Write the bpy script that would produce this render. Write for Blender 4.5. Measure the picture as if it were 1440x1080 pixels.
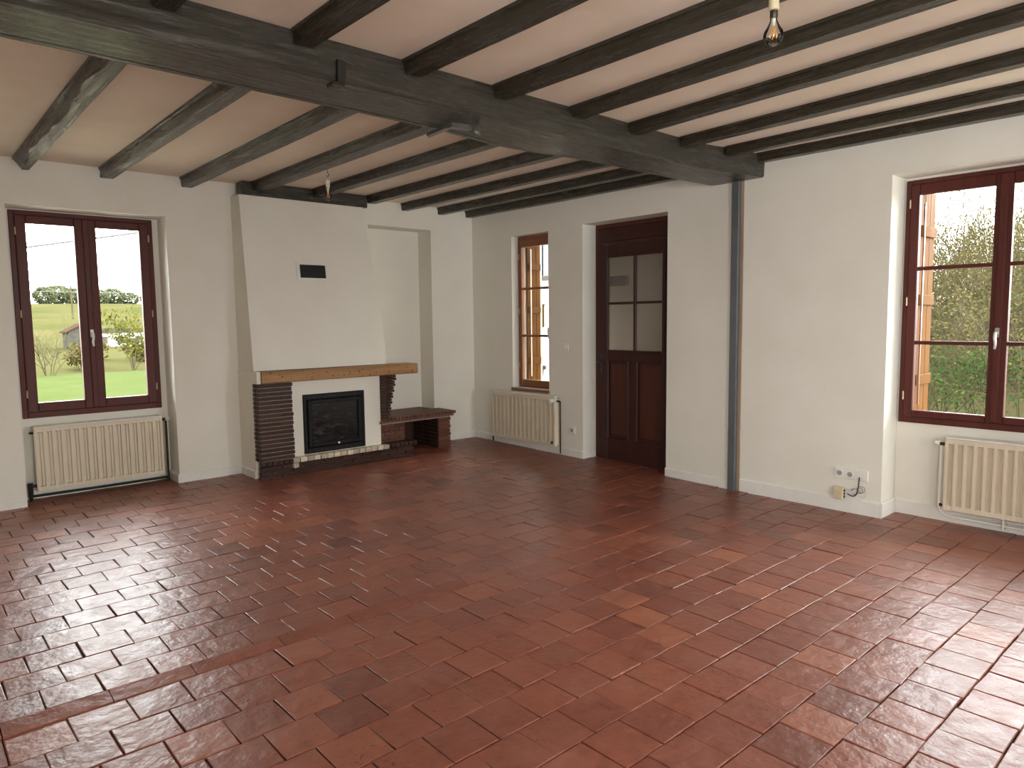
import bpy, bmesh, math, random
from mathutils import Vector, Matrix, noise

random.seed(7)
SC = bpy.context.scene
for o in list(bpy.data.objects):
    bpy.data.objects.remove(o)
COL = SC.collection
PI = math.pi

# ------------------------------------------------------------------ camera
CAM = Vector((-5.682, -7.078, 1.5))
YAW, PITCH, ROLL, FPX = 0.729834703, -0.0905727014, -0.0118298139, 990.694647
fw = Vector((math.sin(YAW) * math.cos(PITCH), math.cos(YAW) * math.cos(PITCH), math.sin(PITCH)))
rt0 = Vector((math.cos(YAW), -math.sin(YAW), 0))
up0 = rt0.cross(fw)
rt = math.cos(ROLL) * rt0 + math.sin(ROLL) * up0
up = -math.sin(ROLL) * rt0 + math.cos(ROLL) * up0
cd = bpy.data.cameras.new('camera')
cam = bpy.data.objects.new('camera', cd)
COL.objects.link(cam)
cam.matrix_world = Matrix(((rt.x, up.x, -fw.x, CAM.x), (rt.y, up.y, -fw.y, CAM.y),
                           (rt.z, up.z, -fw.z, CAM.z), (0, 0, 0, 1)))
cd.sensor_width = 36
cd.lens = FPX / 1440 * 36
cd.clip_start = 0.05
cd.clip_end = 2000
SC.camera = cam

def project(p):
    d = Vector(p) - CAM
    z = d.dot(fw)
    if z < 0.05:
        return None
    return 720 + FPX * d.dot(rt) / z, 540 - FPX * d.dot(up) / z

# ------------------------------------------------------------------ world, light, exposure
SKY = 22.0
w = bpy.data.worlds.new('overcast_sky')
SC.world = w
w.use_nodes = True
nt = w.node_tree
bg = nt.nodes['Background']
bg.inputs[1].default_value = SKY
tc = nt.nodes.new('ShaderNodeTexCoord')
mp = nt.nodes.new('ShaderNodeMapping')
mp.inputs['Scale'].default_value = (1, 1, 3)
nz = nt.nodes.new('ShaderNodeTexNoise')
nz.inputs['Scale'].default_value = 1.6
nz.inputs['Detail'].default_value = 4
rp = nt.nodes.new('ShaderNodeValToRGB')
rp.color_ramp.elements[0].color = (0.90, 0.93, 0.97, 1)
rp.color_ramp.elements[0].position = 0.3
rp.color_ramp.elements[1].color = (1.0, 0.99, 0.96, 1)
rp.color_ramp.elements[1].position = 0.7
nt.links.new(tc.outputs['Generated'], mp.inputs[0])
nt.links.new(mp.outputs[0], nz.inputs['Vector'])
nt.links.new(nz.outputs['Fac'], rp.inputs[0])
nt.links.new(rp.outputs[0], bg.inputs[0])

SC.view_settings.view_transform = 'Standard'
SC.view_settings.look = 'None'
SC.view_settings.exposure = 0.0
SC.view_settings.gamma = 1.0
SC.view_settings.use_curve_mapping = False

def portal(name, loc, direction, sx, sy):
    """sampling guide for the daylight that enters a window opening"""
    L = bpy.data.lights.new(name, 'AREA')
    L.shape = 'RECTANGLE'
    L.size, L.size_y = sx, sy
    L.cycles.is_portal = True
    o = bpy.data.objects.new(name, L)
    COL.objects.link(o)
    o.location = loc
    o.rotation_euler = Vector(direction).to_track_quat('-Z', 'Y').to_euler()

portal('daylight_portal', (-4.245, 0.50, 1.59), (0, -1, 0), 1.10, 1.76)
portal('daylight_portal', (0.50, -1.05, 1.59), (-1, 0, 0), 0.62, 1.8)
portal('daylight_portal', (0.50, -5.64, 1.59), (-1, 0, 0), 1.26, 1.82)
portal('daylight_portal', (-6.98, -8.15, 1.5), (1, 0, 0), 1.5, 2.0)
portal('daylight_portal', (-4.60, -9.68, 1.5), (0, 1, 0), 1.4, 2.0)
portal('daylight_portal', (-0.70, -9.68, 1.5), (0, 1, 0), 1.16, 2.0)

# ------------------------------------------------------------------ materials
class MatB:
    def __init__(s, name, col, rough=0.5, spec=0.5, metal=0.0):
        m = bpy.data.materials.new(name)
        m.use_nodes = True
        s.m, s.nt = m, m.node_tree
        s.b = s.nt.nodes['Principled BSDF']
        s.b.inputs['Base Color'].default_value = (*col, 1)
        s.b.inputs['Roughness'].default_value = rough
        s.b.inputs['Specular IOR Level'].default_value = spec
        s.b.inputs['Metallic'].default_value = metal
        s.col = col
        s.co = s.nt.nodes.new('ShaderNodeTexCoord')

    def N(s, t, **k):
        n = s.nt.nodes.new(t)
        for a, v in k.items():
            setattr(n, a, v)
        return n

    def L(s, a, b):
        s.nt.links.new(a, b)

    def noise(s, scale, detail=4, stretch=(1, 1, 1), rough=0.55, dist=0.0):
        mp = s.N('ShaderNodeMapping')
        mp.inputs['Scale'].default_value = stretch
        geo = s.N('ShaderNodeNewGeometry')
        s.L(geo.outputs['Position'], mp.inputs[0])
        n = s.N('ShaderNodeTexNoise')
        n.inputs['Scale'].default_value = scale
        n.inputs['Detail'].default_value = detail
        n.inputs['Roughness'].default_value = rough
        n.inputs['Distortion'].default_value = dist
        s.L(mp.outputs[0], n.inputs['Vector'])
        return n.outputs['Fac']

    def ramp(s, fac, stops):
        r = s.N('ShaderNodeValToRGB')
        e = r.color_ramp.elements
        while len(e) < len(stops):
            e.new(0.5)
        for i, (p, c) in enumerate(stops):
            e[i].position = p
            e[i].color = (*c, 1) if len(c) == 3 else c
        s.L(fac, r.inputs[0])
        return r.outputs[0]

    def mix(s, fac, a, b, mode='MIX'):
        n = s.N('ShaderNodeMix', data_type='RGBA', blend_type=mode)
        for sock, v in ((n.inputs[0], fac), (n.inputs[6], a), (n.inputs[7], b)):
            if hasattr(v, 'is_linked') or hasattr(v, 'links'):
                s.L(v, sock)
            elif isinstance(v, (int, float)):
                sock.default_value = v
            else:
                sock.default_value = (*v, 1)
        return n.outputs[2]

    def color(s, sock):
        s.L(sock, s.b.inputs['Base Color'])

    def rough(s, fac, lo, hi):
        mr = s.N('ShaderNodeMapRange')
        mr.inputs['To Min'].default_value = lo
        mr.inputs['To Max'].default_value = hi
        mr.inputs['From Min'].default_value = 0.3
        mr.inputs['From Max'].default_value = 0.7
        s.L(fac, mr.inputs['Value'])
        s.L(mr.outputs[0], s.b.inputs['Roughness'])

    def bump(s, fac, strength=0.3, dist=0.005, prev=None):
        b = s.N('ShaderNodeBump')
        b.inputs['Strength'].default_value = strength
        b.inputs['Distance'].default_value = dist
        s.L(fac, b.inputs['Height'])
        if prev is not None:
            s.L(prev, b.inputs['Normal'])
        s.L(b.outputs[0], s.b.inputs['Normal'])
        return b.outputs[0]

def mul(c, k):
    return tuple(min(1, x * k) for x in c)

def plain(name, col, rough=0.5, spec=0.5, metal=0.0, var=0.12, scale=9, bump=0.0, bscale=120, bdist=0.002):
    m = MatB(name, col, rough, spec, metal)
    if var:
        f = m.noise(scale)
        m.color(m.ramp(f, [(0.3, mul(col, 1 - var)), (0.7, mul(col, 1 + var))]))
    if bump:
        m.bump(m.noise(bscale, 3), bump, bdist)
    return m.m

def wood(name, col, rough=0.4, axis='x', var=0.35, bump=0.25, scale=14, spec=0.5, knots=False, stretch=14):
    m = MatB(name, col, rough, spec)
    st = {'x': (1, stretch, stretch), 'y': (stretch, 1, stretch), 'z': (stretch, stretch, 1)}[axis]
    f = m.noise(scale / stretch, 6, st, 0.65, 0.6)
    c = m.ramp(f, [(0.25, mul(col, 1 - var)), (0.5, col), (0.78, mul(col, 1 + var))])
    if knots:
        k = m.noise(26, 3, (1, 1.3, 1.3))
        kk = m.ramp(k, [(0.60, (0, 0, 0)), (0.66, (1, 1, 1))])
        c = m.mix(kk, c, mul(col, 0.25))
    m.color(c)
    m.rough(f, rough * 0.8, rough * 1.25)
    if bump:
        m.bump(f, bump, 0.004)
    return m.m

M = {}
# painted walls: fine roller texture
wm = MatB('white_wall_paint', (0.80, 0.775, 0.73), 0.7, 0.25)
wf = wm.noise(2.2, 5)
wm.color(wm.ramp(wf, [(0.3, (0.775, 0.742, 0.655)), (0.7, (0.82, 0.792, 0.715))]))
wb = wm.bump(wm.noise(190, 3), 0.25, 0.002)
wm.bump(wm.noise(7, 4), 0.25, 0.012, wb)
M['wall'] = wm.m
cm = MatB('cream_ceiling_plaster', (0.78, 0.69, 0.60), 0.85, 0.15)
cf = cm.noise(3.0, 6, (1, 1, 1), 0.6)
cm.color(cm.ramp(cf, [(0.3, (0.755, 0.655, 0.535)), (0.7, (0.82, 0.73, 0.62))]))
cm.bump(cm.noise(60, 5), 0.45, 0.004)
M['ceiling'] = cm.m
M['white'] = plain('white_gloss_paint', (0.80, 0.78, 0.73), 0.35, var=0.04)
M['plastic'] = plain('white_plastic', (0.80, 0.78, 0.73), 0.35, var=0.02)
M['beige_plastic'] = plain('beige_plastic', (0.62, 0.52, 0.34), 0.45, var=0.05)
M['black_plastic'] = plain('black_plastic', (0.012, 0.012, 0.012), 0.4, var=0.1)
M['rad'] = plain('cream_radiator_enamel', (0.70, 0.61, 0.47), 0.35, var=0.03)
M['pipe_white'] = plain('white_pipe_paint', (0.72, 0.69, 0.62), 0.35, var=0.05)
M['brass_dark'] = plain('dark_valve_metal', (0.05, 0.04, 0.03), 0.4, metal=0.6, var=0.2)
M['steel'] = plain('satin_steel', (0.62, 0.60, 0.56), 0.3, metal=1.0, var=0.03)
M['brass'] = plain('aged_brass_hinge', (0.55, 0.47, 0.33), 0.4, metal=0.8, var=0.1)
M['recess'] = plain('grey_socket_recess', (0.34, 0.33, 0.31), 0.6, var=0.02)
M['iron'] = plain('dark_painted_iron', (0.028, 0.026, 0.022), 0.4, metal=0.3, var=0.3, scale=40)
M['iron_grey'] = plain('grey_painted_iron', (0.085, 0.085, 0.078), 0.3, var=0.25, scale=40)

def beam_mat(name, axis):
    m = MatB(name, (0.085, 0.085, 0.072), 0.3, 0.55)
    st = {'x': (1, 12, 12), 'y': (12, 1, 12)}[axis]
    g = m.noise(2.2, 7, st, 0.7, 0.8)
    m.color(m.ramp(g, [(0.3, (0.024, 0.020, 0.012)), (0.55, (0.037, 0.032, 0.021)), (0.8, (0.050, 0.045, 0.031))]))
    m.rough(g, 0.20, 0.32)
    b = m.bump(g, 0.9, 0.016)
    m.bump(m.noise(9, 3, st if False else (1, 1, 1)), 0.35, 0.02, b)
    return m.m
M['beam_x'] = beam_mat('grey_gloss_beam_paint', 'x')
M['beam_y'] = beam_mat('grey_gloss_joist_paint', 'y')
M['post'] = plain('blue_grey_post_paint', (0.105, 0.115, 0.12), 0.4, var=0.1)
M['bare_wood'] = wood('bare_pine', (0.34, 0.25, 0.18), 0.6, 'z')

# terracotta tiles: tint attribute varies each tile
tm = MatB('terracotta_tile', (0.3, 0.09, 0.05), 0.35, 0.45)
at = tm.N('ShaderNodeAttribute', attribute_name='tint')
base = tm.ramp(at.outputs['Fac'], [(0.0, (0.135, 0.046, 0.032)), (0.3, (0.195, 0.062, 0.040)), (0.6, (0.245, 0.076, 0.045)), (1.0, (0.32, 0.11, 0.062))])
n1 = tm.noise(14, 6, (1, 1, 1), 0.65)
mott = tm.ramp(n1, [(0.25, (0.62, 0.60, 0.60)), (0.5, (1, 1, 1)), (0.8, (1.22, 1.2, 1.15))])
c = tm.mix(0.75, base, mott, 'MULTIPLY')
pit = tm.noise(75, 3, (1, 1, 1), 0.5)
pm = tm.ramp(pit, [(0.635, (0, 0, 0)), (0.69, (1, 1, 1))])
pz = tm.noise(5.5, 3)
pm = tm.mix(1.0, pm, tm.ramp(pz, [(0.45, (0, 0, 0)), (0.62, (1, 1, 1))]), 'MULTIPLY')
c = tm.mix(pm, c, (0.030, 0.013, 0.010))
bl = tm.noise(3.4, 5, (1, 1, 1), 0.7)
c = tm.mix(tm.ramp(bl, [(0.5, (0, 0, 0)), (0.75, (0.5, 0.5, 0.5))]), c, (0.30, 0.135, 0.095))
n0 = tm.noise(0.9, 3)
c = tm.mix(tm.ramp(n0, [(0.4, (0, 0, 0)), (0.75, (0.35, 0.35, 0.35))]), c, (0.16, 0.055, 0.04))
tm.color(c)
tm.rough(n1, 0.29, 0.45)
b = tm.bump(n1, 0.34, 0.006)
b = tm.bump(tm.noise(11, 3), 0.36, 0.02, b)
tm.bump(pit, 0.25, 0.003, b)
M['tile'] = tm.m
M['grout'] = plain('dark_red_mortar', (0.065, 0.030, 0.022), 0.8, 0.2, var=0.3, scale=20, bump=0.3)

def brick_mat(name, col, rough=0.45):
    m = MatB(name, col, rough, 0.3)
    oi = m.N('ShaderNodeObjectInfo')
    r = m.ramp(oi.outputs['Random'], [(0, mul(col, 0.7)), (1, mul(col, 1.35))])
    n = m.noise(60, 4)
    m.color(m.mix(0.8, r, m.ramp(n, [(0.3, (0.6, 0.6, 0.6)), (0.7, (1.3, 1.3, 1.3))]), 'MULTIPLY'))
    m.bump(n, 0.5, 0.004)
    return m.m
M['brick'] = brick_mat('dark_varnished_brick', (0.046, 0.019, 0.012))
M['brick_bench'] = brick_mat('brown_brick', (0.135, 0.055, 0.035))
M['brick_cream'] = brick_mat('cream_painted_brick', (0.62, 0.54, 0.42), 0.6)
M['mortar'] = plain('pale_mortar', (0.36, 0.30, 0.25), 0.9, 0.2, var=0.2, scale=30, bump=0.4)
M['mortar_dark'] = plain('brown_mortar', (0.16, 0.09, 0.07), 0.9, 0.2, var=0.2, scale=30, bump=0.4)
M['oak'] = wood('oak_mantel', (0.33, 0.165, 0.060), 0.45, 'x', 0.4, 0.3, 14, knots=True)
M['cast'] = plain('black_cast_iron', (0.008, 0.008, 0.008), 0.5, spec=0.25, var=0.2)
fg = MatB('sooty_stove_glass', (0.010, 0.010, 0.011), 0.12, 0.5)
sn = fg.noise(9, 5, (1, 1, 3))
fg.color(fg.ramp(sn, [(0.5, (0.006, 0.006, 0.007)), (0.85, (0.03, 0.025, 0.019))]))
fg.rough(sn, 0.08, 0.35)
M['stoveglass'] = fg.m
M['black'] = plain('black_grille', (0.006, 0.006, 0.006), 0.6, var=0.2)
M['win_red_z'] = wood('red_brown_window_stain', (0.095, 0.024, 0.018), 0.45, 'z', 0.25, 0.15, spec=0.25)
M['win_lasure'] = wood('orange_brown_window_stain', (0.21, 0.075, 0.030), 0.35, 'z', 0.3, 0.15)
M['door_wood'] = wood('dark_mahogany_door', (0.048, 0.015, 0.012), 0.45, 'z', 0.35, 0.15, spec=0.3)
M['door_panel'] = wood('mahogany_panel', (0.075, 0.024, 0.015), 0.45, 'z', 0.35, 0.15, spec=0.3)
M['shutter'] = wood('honey_pine_shutter', (0.085, 0.034, 0.006), 0.6, 'z', 0.3, 0.3, spec=0.05)

def glass_mat(name, tint=(1, 1, 1), rough=0.0, ior=1.45):
    m = bpy.data.materials.new(name)
    m.use_nodes = True
    nt = m.node_tree
    nt.nodes.remove(nt.nodes['Principled BSDF'])
    out = nt.nodes['Material Output']
    tr = nt.nodes.new('ShaderNodeBsdfTransparent')
    tr.inputs[0].default_value = (*tint, 1)
    gl = nt.nodes.new('ShaderNodeBsdfGlossy')
    gl.inputs['Roughness'].default_value = 0.02
    fr = nt.nodes.new('ShaderNodeFresnel')
    fr.inputs['IOR'].default_value = ior
    mx = nt.nodes.new('ShaderNodeMixShader')
    nt.links.new(fr.outputs[0], mx.inputs[0])
    nt.links.new(tr.outputs[0], mx.inputs[1])
    nt.links.new(gl.outputs[0], mx.inputs[2])
    nt.links.new(mx.outputs[0], out.inputs[0])
    return m
M['glass'] = glass_mat('clear_window_glass', (0.97, 0.98, 0.97), ior=1.25)
M['bulb'] = glass_mat('clear_bulb_glass', (0.97, 0.96, 0.93))
fr = MatB('frosted_door_glass', (0.50, 0.46, 0.41), 0.25, 0.5)
fr.b.inputs['Transmission Weight'].default_value = 0.8
fr.b.inputs['Roughness'].default_value = 0.22
fr.bump(fr.noise(160, 2, (1, 1, 0.4)), 0.4, 0.004)
M['frosted'] = fr.m
M['filament'] = plain('amber_filament', (0.65, 0.33, 0.08), 0.5, var=0.1)
# outdoors: colours scaled down so they do not clip under the strong sky
EX = 0.40
def leafy(name, c0, c1, rough=0.7, scale=0.6):
    c0, c1 = mul(c0, EX), mul(c1, EX)
    m = MatB(name, c0, rough, 0.0)
    m.color(m.ramp(m.noise(scale, 5), [(0.3, c0), (0.7, c1)]))
    return m.m
M['lawn'] = leafy('lawn_grass', (0.072, 0.096, 0.030), (0.090, 0.110, 0.042), 0.9, 0.9)
M['field'] = leafy('dry_field_grass', (0.060, 0.068, 0.024), (0.115, 0.102, 0.046), 0.9, 0.12)
M['scrub'] = leafy('brown_scrub', (0.075, 0.070, 0.030), (0.115, 0.100, 0.050), 0.9, 0.8)
M['branch'] = leafy('pale_bark', (0.085, 0.072, 0.040), (0.145, 0.125, 0.070), 0.8, 2)
M['leaf_ivy'] = leafy('ivy_leaf', (0.018, 0.045, 0.010), (0.045, 0.085, 0.020), 0.5, 3)
M['leaf_tan'] = leafy('tan_leaf', (0.085, 0.075, 0.022), (0.12, 0.098, 0.035), 0.6, 3)
M['leaf_yellow'] = leafy('yellow_green_leaf', (0.075, 0.085, 0.010), (0.11, 0.105, 0.014), 0.6, 3)
M['leaf_far'] = leafy('far_tree_leaf', (0.085, 0.105, 0.050), (0.13, 0.14, 0.075), 0.8, 0.5)
M['render_white'] = plain('white_house_render', (0.30, 0.29, 0.27), 0.9, var=0.05)
M['stone'] = plain('pale_stone', (0.036, 0.034, 0.028), 0.9, spec=0.0, var=0.25, scale=3)
M['roof'] = plain('brown_roof_tile', (0.03, 0.018, 0.013), 0.9, spec=0.0, var=0.2, scale=4)
M['far_glass'] = plain('dark_far_window', (0.02, 0.024, 0.03), 0.2, var=0.1)
M['blue_shutter'] = plain('slate_blue_shutter', (0.012, 0.015, 0.020), 0.8, spec=0.0, var=0.1)
M['tan_box'] = plain('tan_box_paint', (0.040, 0.028, 0.010), 0.8, spec=0.0, var=0.1)
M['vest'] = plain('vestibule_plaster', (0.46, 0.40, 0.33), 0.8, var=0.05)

# ------------------------------------------------------------------ builders
class MB:
    def __init__(s):
        s.bm = bmesh.new()

    def box(s, x0, x1, y0, y1, z0, z1, bevel=0.0, seg=1, rot=None, piv=None):
        x0, x1 = min(x0, x1), max(x0, x1)
        y0, y1 = min(y0, y1), max(y0, y1)
        z0, z1 = min(z0, z1), max(z0, z1)
        r = bmesh.ops.create_cube(s.bm, size=1)
        vs = r['verts']
        c = Vector(((x0 + x1) / 2, (y0 + y1) / 2, (z0 + z1) / 2))
        for v in vs:
            v.co = Vector((v.co.x * (x1 - x0), v.co.y * (y1 - y0), v.co.z * (z1 - z0))) + c
        if bevel:
            es = set(e for v in vs for e in v.link_edges)
            r = bmesh.ops.bevel(s.bm, geom=list(es), offset=min(bevel, 0.45 * min(x1 - x0, y1 - y0, z1 - z0)), segments=seg,
                                profile=0.5, affect='EDGES')
            vs = list(set(r['verts']) | set(v for v in vs if v.is_valid))
        if rot is not None:
            bmesh.ops.rotate(s.bm, verts=[v for v in vs if v.is_valid], cent=Vector(piv) if piv else c, matrix=rot)
        return s

    def prism(s, poly, d0, d1, fmap):
        """poly in (u,v); extruded along d; fmap(u,d,v)->xyz"""
        a = [s.bm.verts.new(fmap(u, d0, v)) for u, v in poly]
        b = [s.bm.verts.new(fmap(u, d1, v)) for u, v in poly]
        n = len(poly)
        s.bm.faces.new(a)
        s.bm.faces.new(b)
        for i in range(n):
            s.bm.faces.new((a[i], a[(i + 1) % n], b[(i + 1) % n], b[i]))
        return s

    def rings(s, secs, closed_ends=True):
        rs = [[s.bm.verts.new(p) for p in sec] for sec in secs]
        n = len(rs[0])
        for a, b in zip(rs, rs[1:]):
            for i in range(n):
                s.bm.faces.new((a[i], a[(i + 1) % n], b[(i + 1) % n], b[i]))
        if closed_ends:
            s.bm.faces.new(rs[0])
            s.bm.faces.new(rs[-1])
        return s

    def tube(s, pts, rad, n=8, ends=True):
        pts = [Vector(p) for p in pts]
        rads = rad if isinstance(rad, (list, tuple)) else [rad] * len(pts)
        secs = []
        ref = None
        for i, p in enumerate(pts):
            t = (pts[min(i + 1, len(pts) - 1)] - pts[max(i - 1, 0)]).normalized()
            if ref is None:
                ref = Vector((0, 0, 1)) if abs(t.z) < 0.9 else Vector((1, 0, 0))
            u = (ref - t * ref.dot(t))
            if u.length < 1e-5:
                u = t.orthogonal()
            u.normalize()
            ref = u
            v = t.cross(u)
            secs.append([p + rads[i] * (math.cos(2 * PI * k / n) * u + math.sin(2 * PI * k / n) * v) for k in range(n)])
        return s.rings(secs, ends)

    def lathe(s, prof, cx, cy, n=20, axis='z', cz=0):
        """prof list of (r, h); axis z: h is z"""
        secs = []
        for r, h in prof:
            ring = []
            for k in range(n):
                a = 2 * PI * k / n
                if axis == 'z':
                    ring.append((cx + r * math.cos(a), cy + r * math.sin(a), h))
                elif axis == 'x':
                    ring.append((h, cy + r * math.cos(a), cz + r * math.sin(a)))
                else:
                    ring.append((cx + r * math.cos(a), h, cz + r * math.sin(a)))
            secs.append(ring)
        return s.rings(secs, True)

    def grid(s, us, vs, solid, d0, d1, fmap):
        """slab with rectangular holes: solid(i,j) tells whether a cell is filled"""
        nu, nv = len(us) - 1, len(vs) - 1
        cache = {}
        def V(i, j, k):
            if (i, j, k) not in cache:
                cache[(i, j, k)] = s.bm.verts.new(fmap(us[i], (d0, d1)[k], vs[j]))
            return cache[(i, j, k)]
        F = s.bm.faces.new
        ok = lambda i, j: 0 <= i < nu and 0 <= j < nv and solid((us[i] + us[i + 1]) / 2, (vs[j] + vs[j + 1]) / 2)
        for i in range(nu):
            for j in range(nv):
                if not ok(i, j):
                    continue
                for k in (0, 1):
                    F((V(i, j, k), V(i + 1, j, k), V(i + 1, j + 1, k), V(i, j + 1, k)))
                if not ok(i - 1, j): F((V(i, j, 0), V(i, j + 1, 0), V(i, j + 1, 1), V(i, j, 1)))
                if not ok(i + 1, j): F((V(i + 1, j, 0), V(i + 1, j + 1, 0), V(i + 1, j + 1, 1), V(i + 1, j, 1)))
                if not ok(i, j - 1): F((V(i, j, 0), V(i + 1, j, 0), V(i + 1, j, 1), V(i, j, 1)))
                if not ok(i, j + 1): F((V(i, j + 1, 0), V(i + 1, j + 1, 0), V(i + 1, j + 1, 1), V(i, j + 1, 1)))
        return s

    def build(s, name, mat, parent=None, smooth=False, recalc=True, kind=None):
        if recalc:
            bmesh.ops.recalc_face_normals(s.bm, faces=s.bm.faces[:])
        co = [v.co for v in s.bm.verts]
        lo = Vector((min(c.x for c in co), min(c.y for c in co), min(c.z for c in co)))
        hi = Vector((max(c.x for c in co), max(c.y for c in co), max(c.z for c in co)))
        ctr = Vector(((lo.x + hi.x) / 2, (lo.y + hi.y) / 2, lo.z))
        for v in s.bm.verts:
            v.co -= ctr
        me = bpy.data.meshes.new(name)
        s.bm.to_mesh(me)
        s.bm.free()
        me.materials.append(M[mat] if isinstance(mat, str) else mat)
        if smooth:
            for p in me.polygons:
                p.use_smooth = True
            try:
                me.set_sharp_from_angle(angle=math.radians(40))
            except Exception:
                pass
        o = bpy.data.objects.new(name, me)
        COL.objects.link(o)
        place(o, ctr, parent)
        if kind:
            o['kind'] = kind
        return o

WLOC = {}
def place(o, ctr, parent):
    WLOC[o.name] = Vector(ctr)
    if parent is not None:
        o.parent = parent
        o.location = Vector(ctr) - WLOC[parent.name]
    else:
        o.location = ctr

def tag(o, label, cat, group=None):
    o['label'] = label
    o['category'] = cat
    if group:
        o['group'] = group
    return o

def thing(name, label, cat, loc, group=None, kind=None):
    o = bpy.data.objects.new(name, None)
    o.empty_display_size = 0.1
    COL.objects.link(o)
    place(o, Vector(loc), None)
    if kind:
        o['kind'] = kind
    return tag(o, label, cat, group)

def struct(o, label, cat):
    o['kind'] = 'structure'
    return tag(o, label, cat)

def part(name, mat, parent, *boxes, bevel=0.0, smooth=False):
    m = MB()
    for b in boxes:
        m.box(*b, bevel=bevel)
    return m.build(name, mat, parent, smooth)

FY = lambda u, d, v: (u, d, v)      # wall of constant y: u = x, depth = y
FX = lambda u, d, v: (d, u, v)      # wall of constant x: u = y, depth = x

# ------------------------------------------------------------------ room shell
XL, YF = -6.6, -9.3            # left and rear inner wall faces
CEIL = 2.868
ZB = -0.16                     # bottom of walls
TI, TO = 0.27, 0.50            # niche depth, total wall thickness

def fz(x, y):
    """the old floor sinks a few centimetres away from the hearth"""
    if y < -3.885:
        return -0.06
    t = min(1, max(0, -y / 3.8))
    s = min(1.15, max(0, -x / 5.2))
    far = (1 - s) * (-0.06 * t) + s * (-0.02 - 0.026 * t)
    if y < -3.79:
        k = (y + 3.885) / 0.095
        return -0.06 + (far + 0.06) * k
    return far

def inside(u, v, r):
    return r[0] < u < r[1] and r[2] < v < r[3]

LW = (-4.805, -3.685, 0.695, 2.482)       # left window (x, z)
NW = (-1.365, -0.745, 0.690, 2.490)       # narrow window (y, z)
DR = (-2.985, -1.885, -0.4, 2.512)        # door opening
RW = (-6.285, -5.003, 0.668, 2.520)       # right window
niche_L = (-4.850, -3.632, -0.4, 2.492)
niche_F = (-1.50, -0.640, -0.4, 2.590)
niche_R = (-6.320, -4.990, -0.4, 2.540)

def wall(name, fmap, us, holes_in, holes_out, di, do, dm, label):
    vs_i = sorted(set([ZB, CEIL + 0.05] + [z for h in holes_in for z in h[2:] if ZB < z < CEIL]))
    us_i = sorted(set(us + [u for h in holes_in for u in h[:2]]))
    o = MB()
    o.grid(us_i, vs_i, lambda u, v: not any(inside(u, v, h) for h in holes_in), di, dm, fmap)
    vs_o = sorted(set([ZB, CEIL + 0.05] + [z for h in holes_out for z in h[2:] if ZB < z < CEIL]))
    us_o = sorted(set(us + [u for h in holes_out for u in h[:2]]))
    o.grid(us_o, vs_o, lambda u, v: not any(inside(u, v, h) for h in holes_out), dm, do, fmap)
    return struct(o.build(name, 'wall'), label, 'wall')

wall('wall_back', FY, [XL - 0.4, TO], [niche_L, niche_F], [LW], 0.0, TO, TI, 'white plastered wall behind the brick fireplace')
wall('wall_right', FX, [YF - 0.4, 0.0], [NW, DR, niche_R], [NW, DR, RW], 0.0, TO, TI, 'white plastered wall around the dark wooden door')
HL = [(-8.9, -7.4, 0.5, 2.5)]  # openings for unseen windows added as daylight sources
HF = [(-5.3, -3.9, 0.5, 2.5), (-1.28, -0.12, 0.5, 2.5)]
wall('wall_left', FX, [YF - 0.4, 0.0], HL, HL, XL, XL - 0.4, XL - 0.2, 'white plastered wall with one window, opposite the door wall')
wall('wall_front', FY, [XL, 0.0], HF, HF, YF, YF - 0.4, YF - 0.2, 'white plastered wall with two windows opposite the fireplace')
c_ = MB()
c_.box(XL - 0.4, TO, YF - 0.4, TO, CEIL, CEIL + 0.15)
struct(c_.build('ceiling', 'ceiling'), 'cream rough plaster ceiling between the grey beams', 'ceiling')

# floor: mortar bed with tiles as parts
fb = MB()
xs = [XL - 0.02 + i * (0.29 - XL + 0.02) / 24 for i in range(25)]
ys = [YF - 0.02, -7.5, -6, -5, -4.4, -3.93, -3.885, -3.79, -3.4, -2.8, -2.2, -1.6, -1, -0.5, 0, 0.28]
top = [[fb.bm.verts.new((x, y, fz(x, y) - 0.011)) for x in xs] for y in ys]
for a, b in zip(top, top[1:]):
    for i in range(len(xs) - 1):
        fb.bm.faces.new((a[i], a[i + 1], b[i + 1], b[i]))
r = bmesh.ops.extrude_face_region(fb.bm, geom=fb.bm.faces[:])
for v in r['geom']:
    if isinstance(v, bmesh.types.BMVert):
        v.co.z = -0.16
floor = struct(fb.build('floor', 'grout'), 'worn red terracotta tile floor laid in staggered rows', 'floor')

rnd = random.Random(11)
NVAR = 30
P = 0.2125
def tile_geo(rn, L, W, th=0.02):
    """irregular slab with softened top edge: verts, faces (base corner-centred)"""
    h = [(-L / 2, -W / 2), (L / 2, -W / 2), (L / 2, W / 2), (-L / 2, W / 2)]
    h = [(x + rn.uniform(-.003, .003), y + rn.uniform(-.003, .003)) for x, y in h]
    v = [(x, y, -th) for x, y in h]
    v += [(x, y, -0.0020) for x, y in h]
    k = 0.0034
    v += [(x - math.copysign(k, x), y - math.copysign(k, y), rn.uniform(-.0012, .0012)) for x, y in h]
    f = []
    for a in (0, 4):
        for i in range(4):
            j = (i + 1) % 4
            f.append((a + i, a + j, a + 4 + j, a + 4 + i))
    f.append((8, 9, 10, 11))
    return v, f

def tile_mesh(name, v, f, tints):
    me = bpy.data.meshes.new(name)
    me.from_pydata(v, [], f)
    a = me.attributes.new('tint', 'FLOAT', 'POINT')
    a.data.foreach_set('value', tints)
    me.materials.append(M['tile'])
    return me

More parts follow.
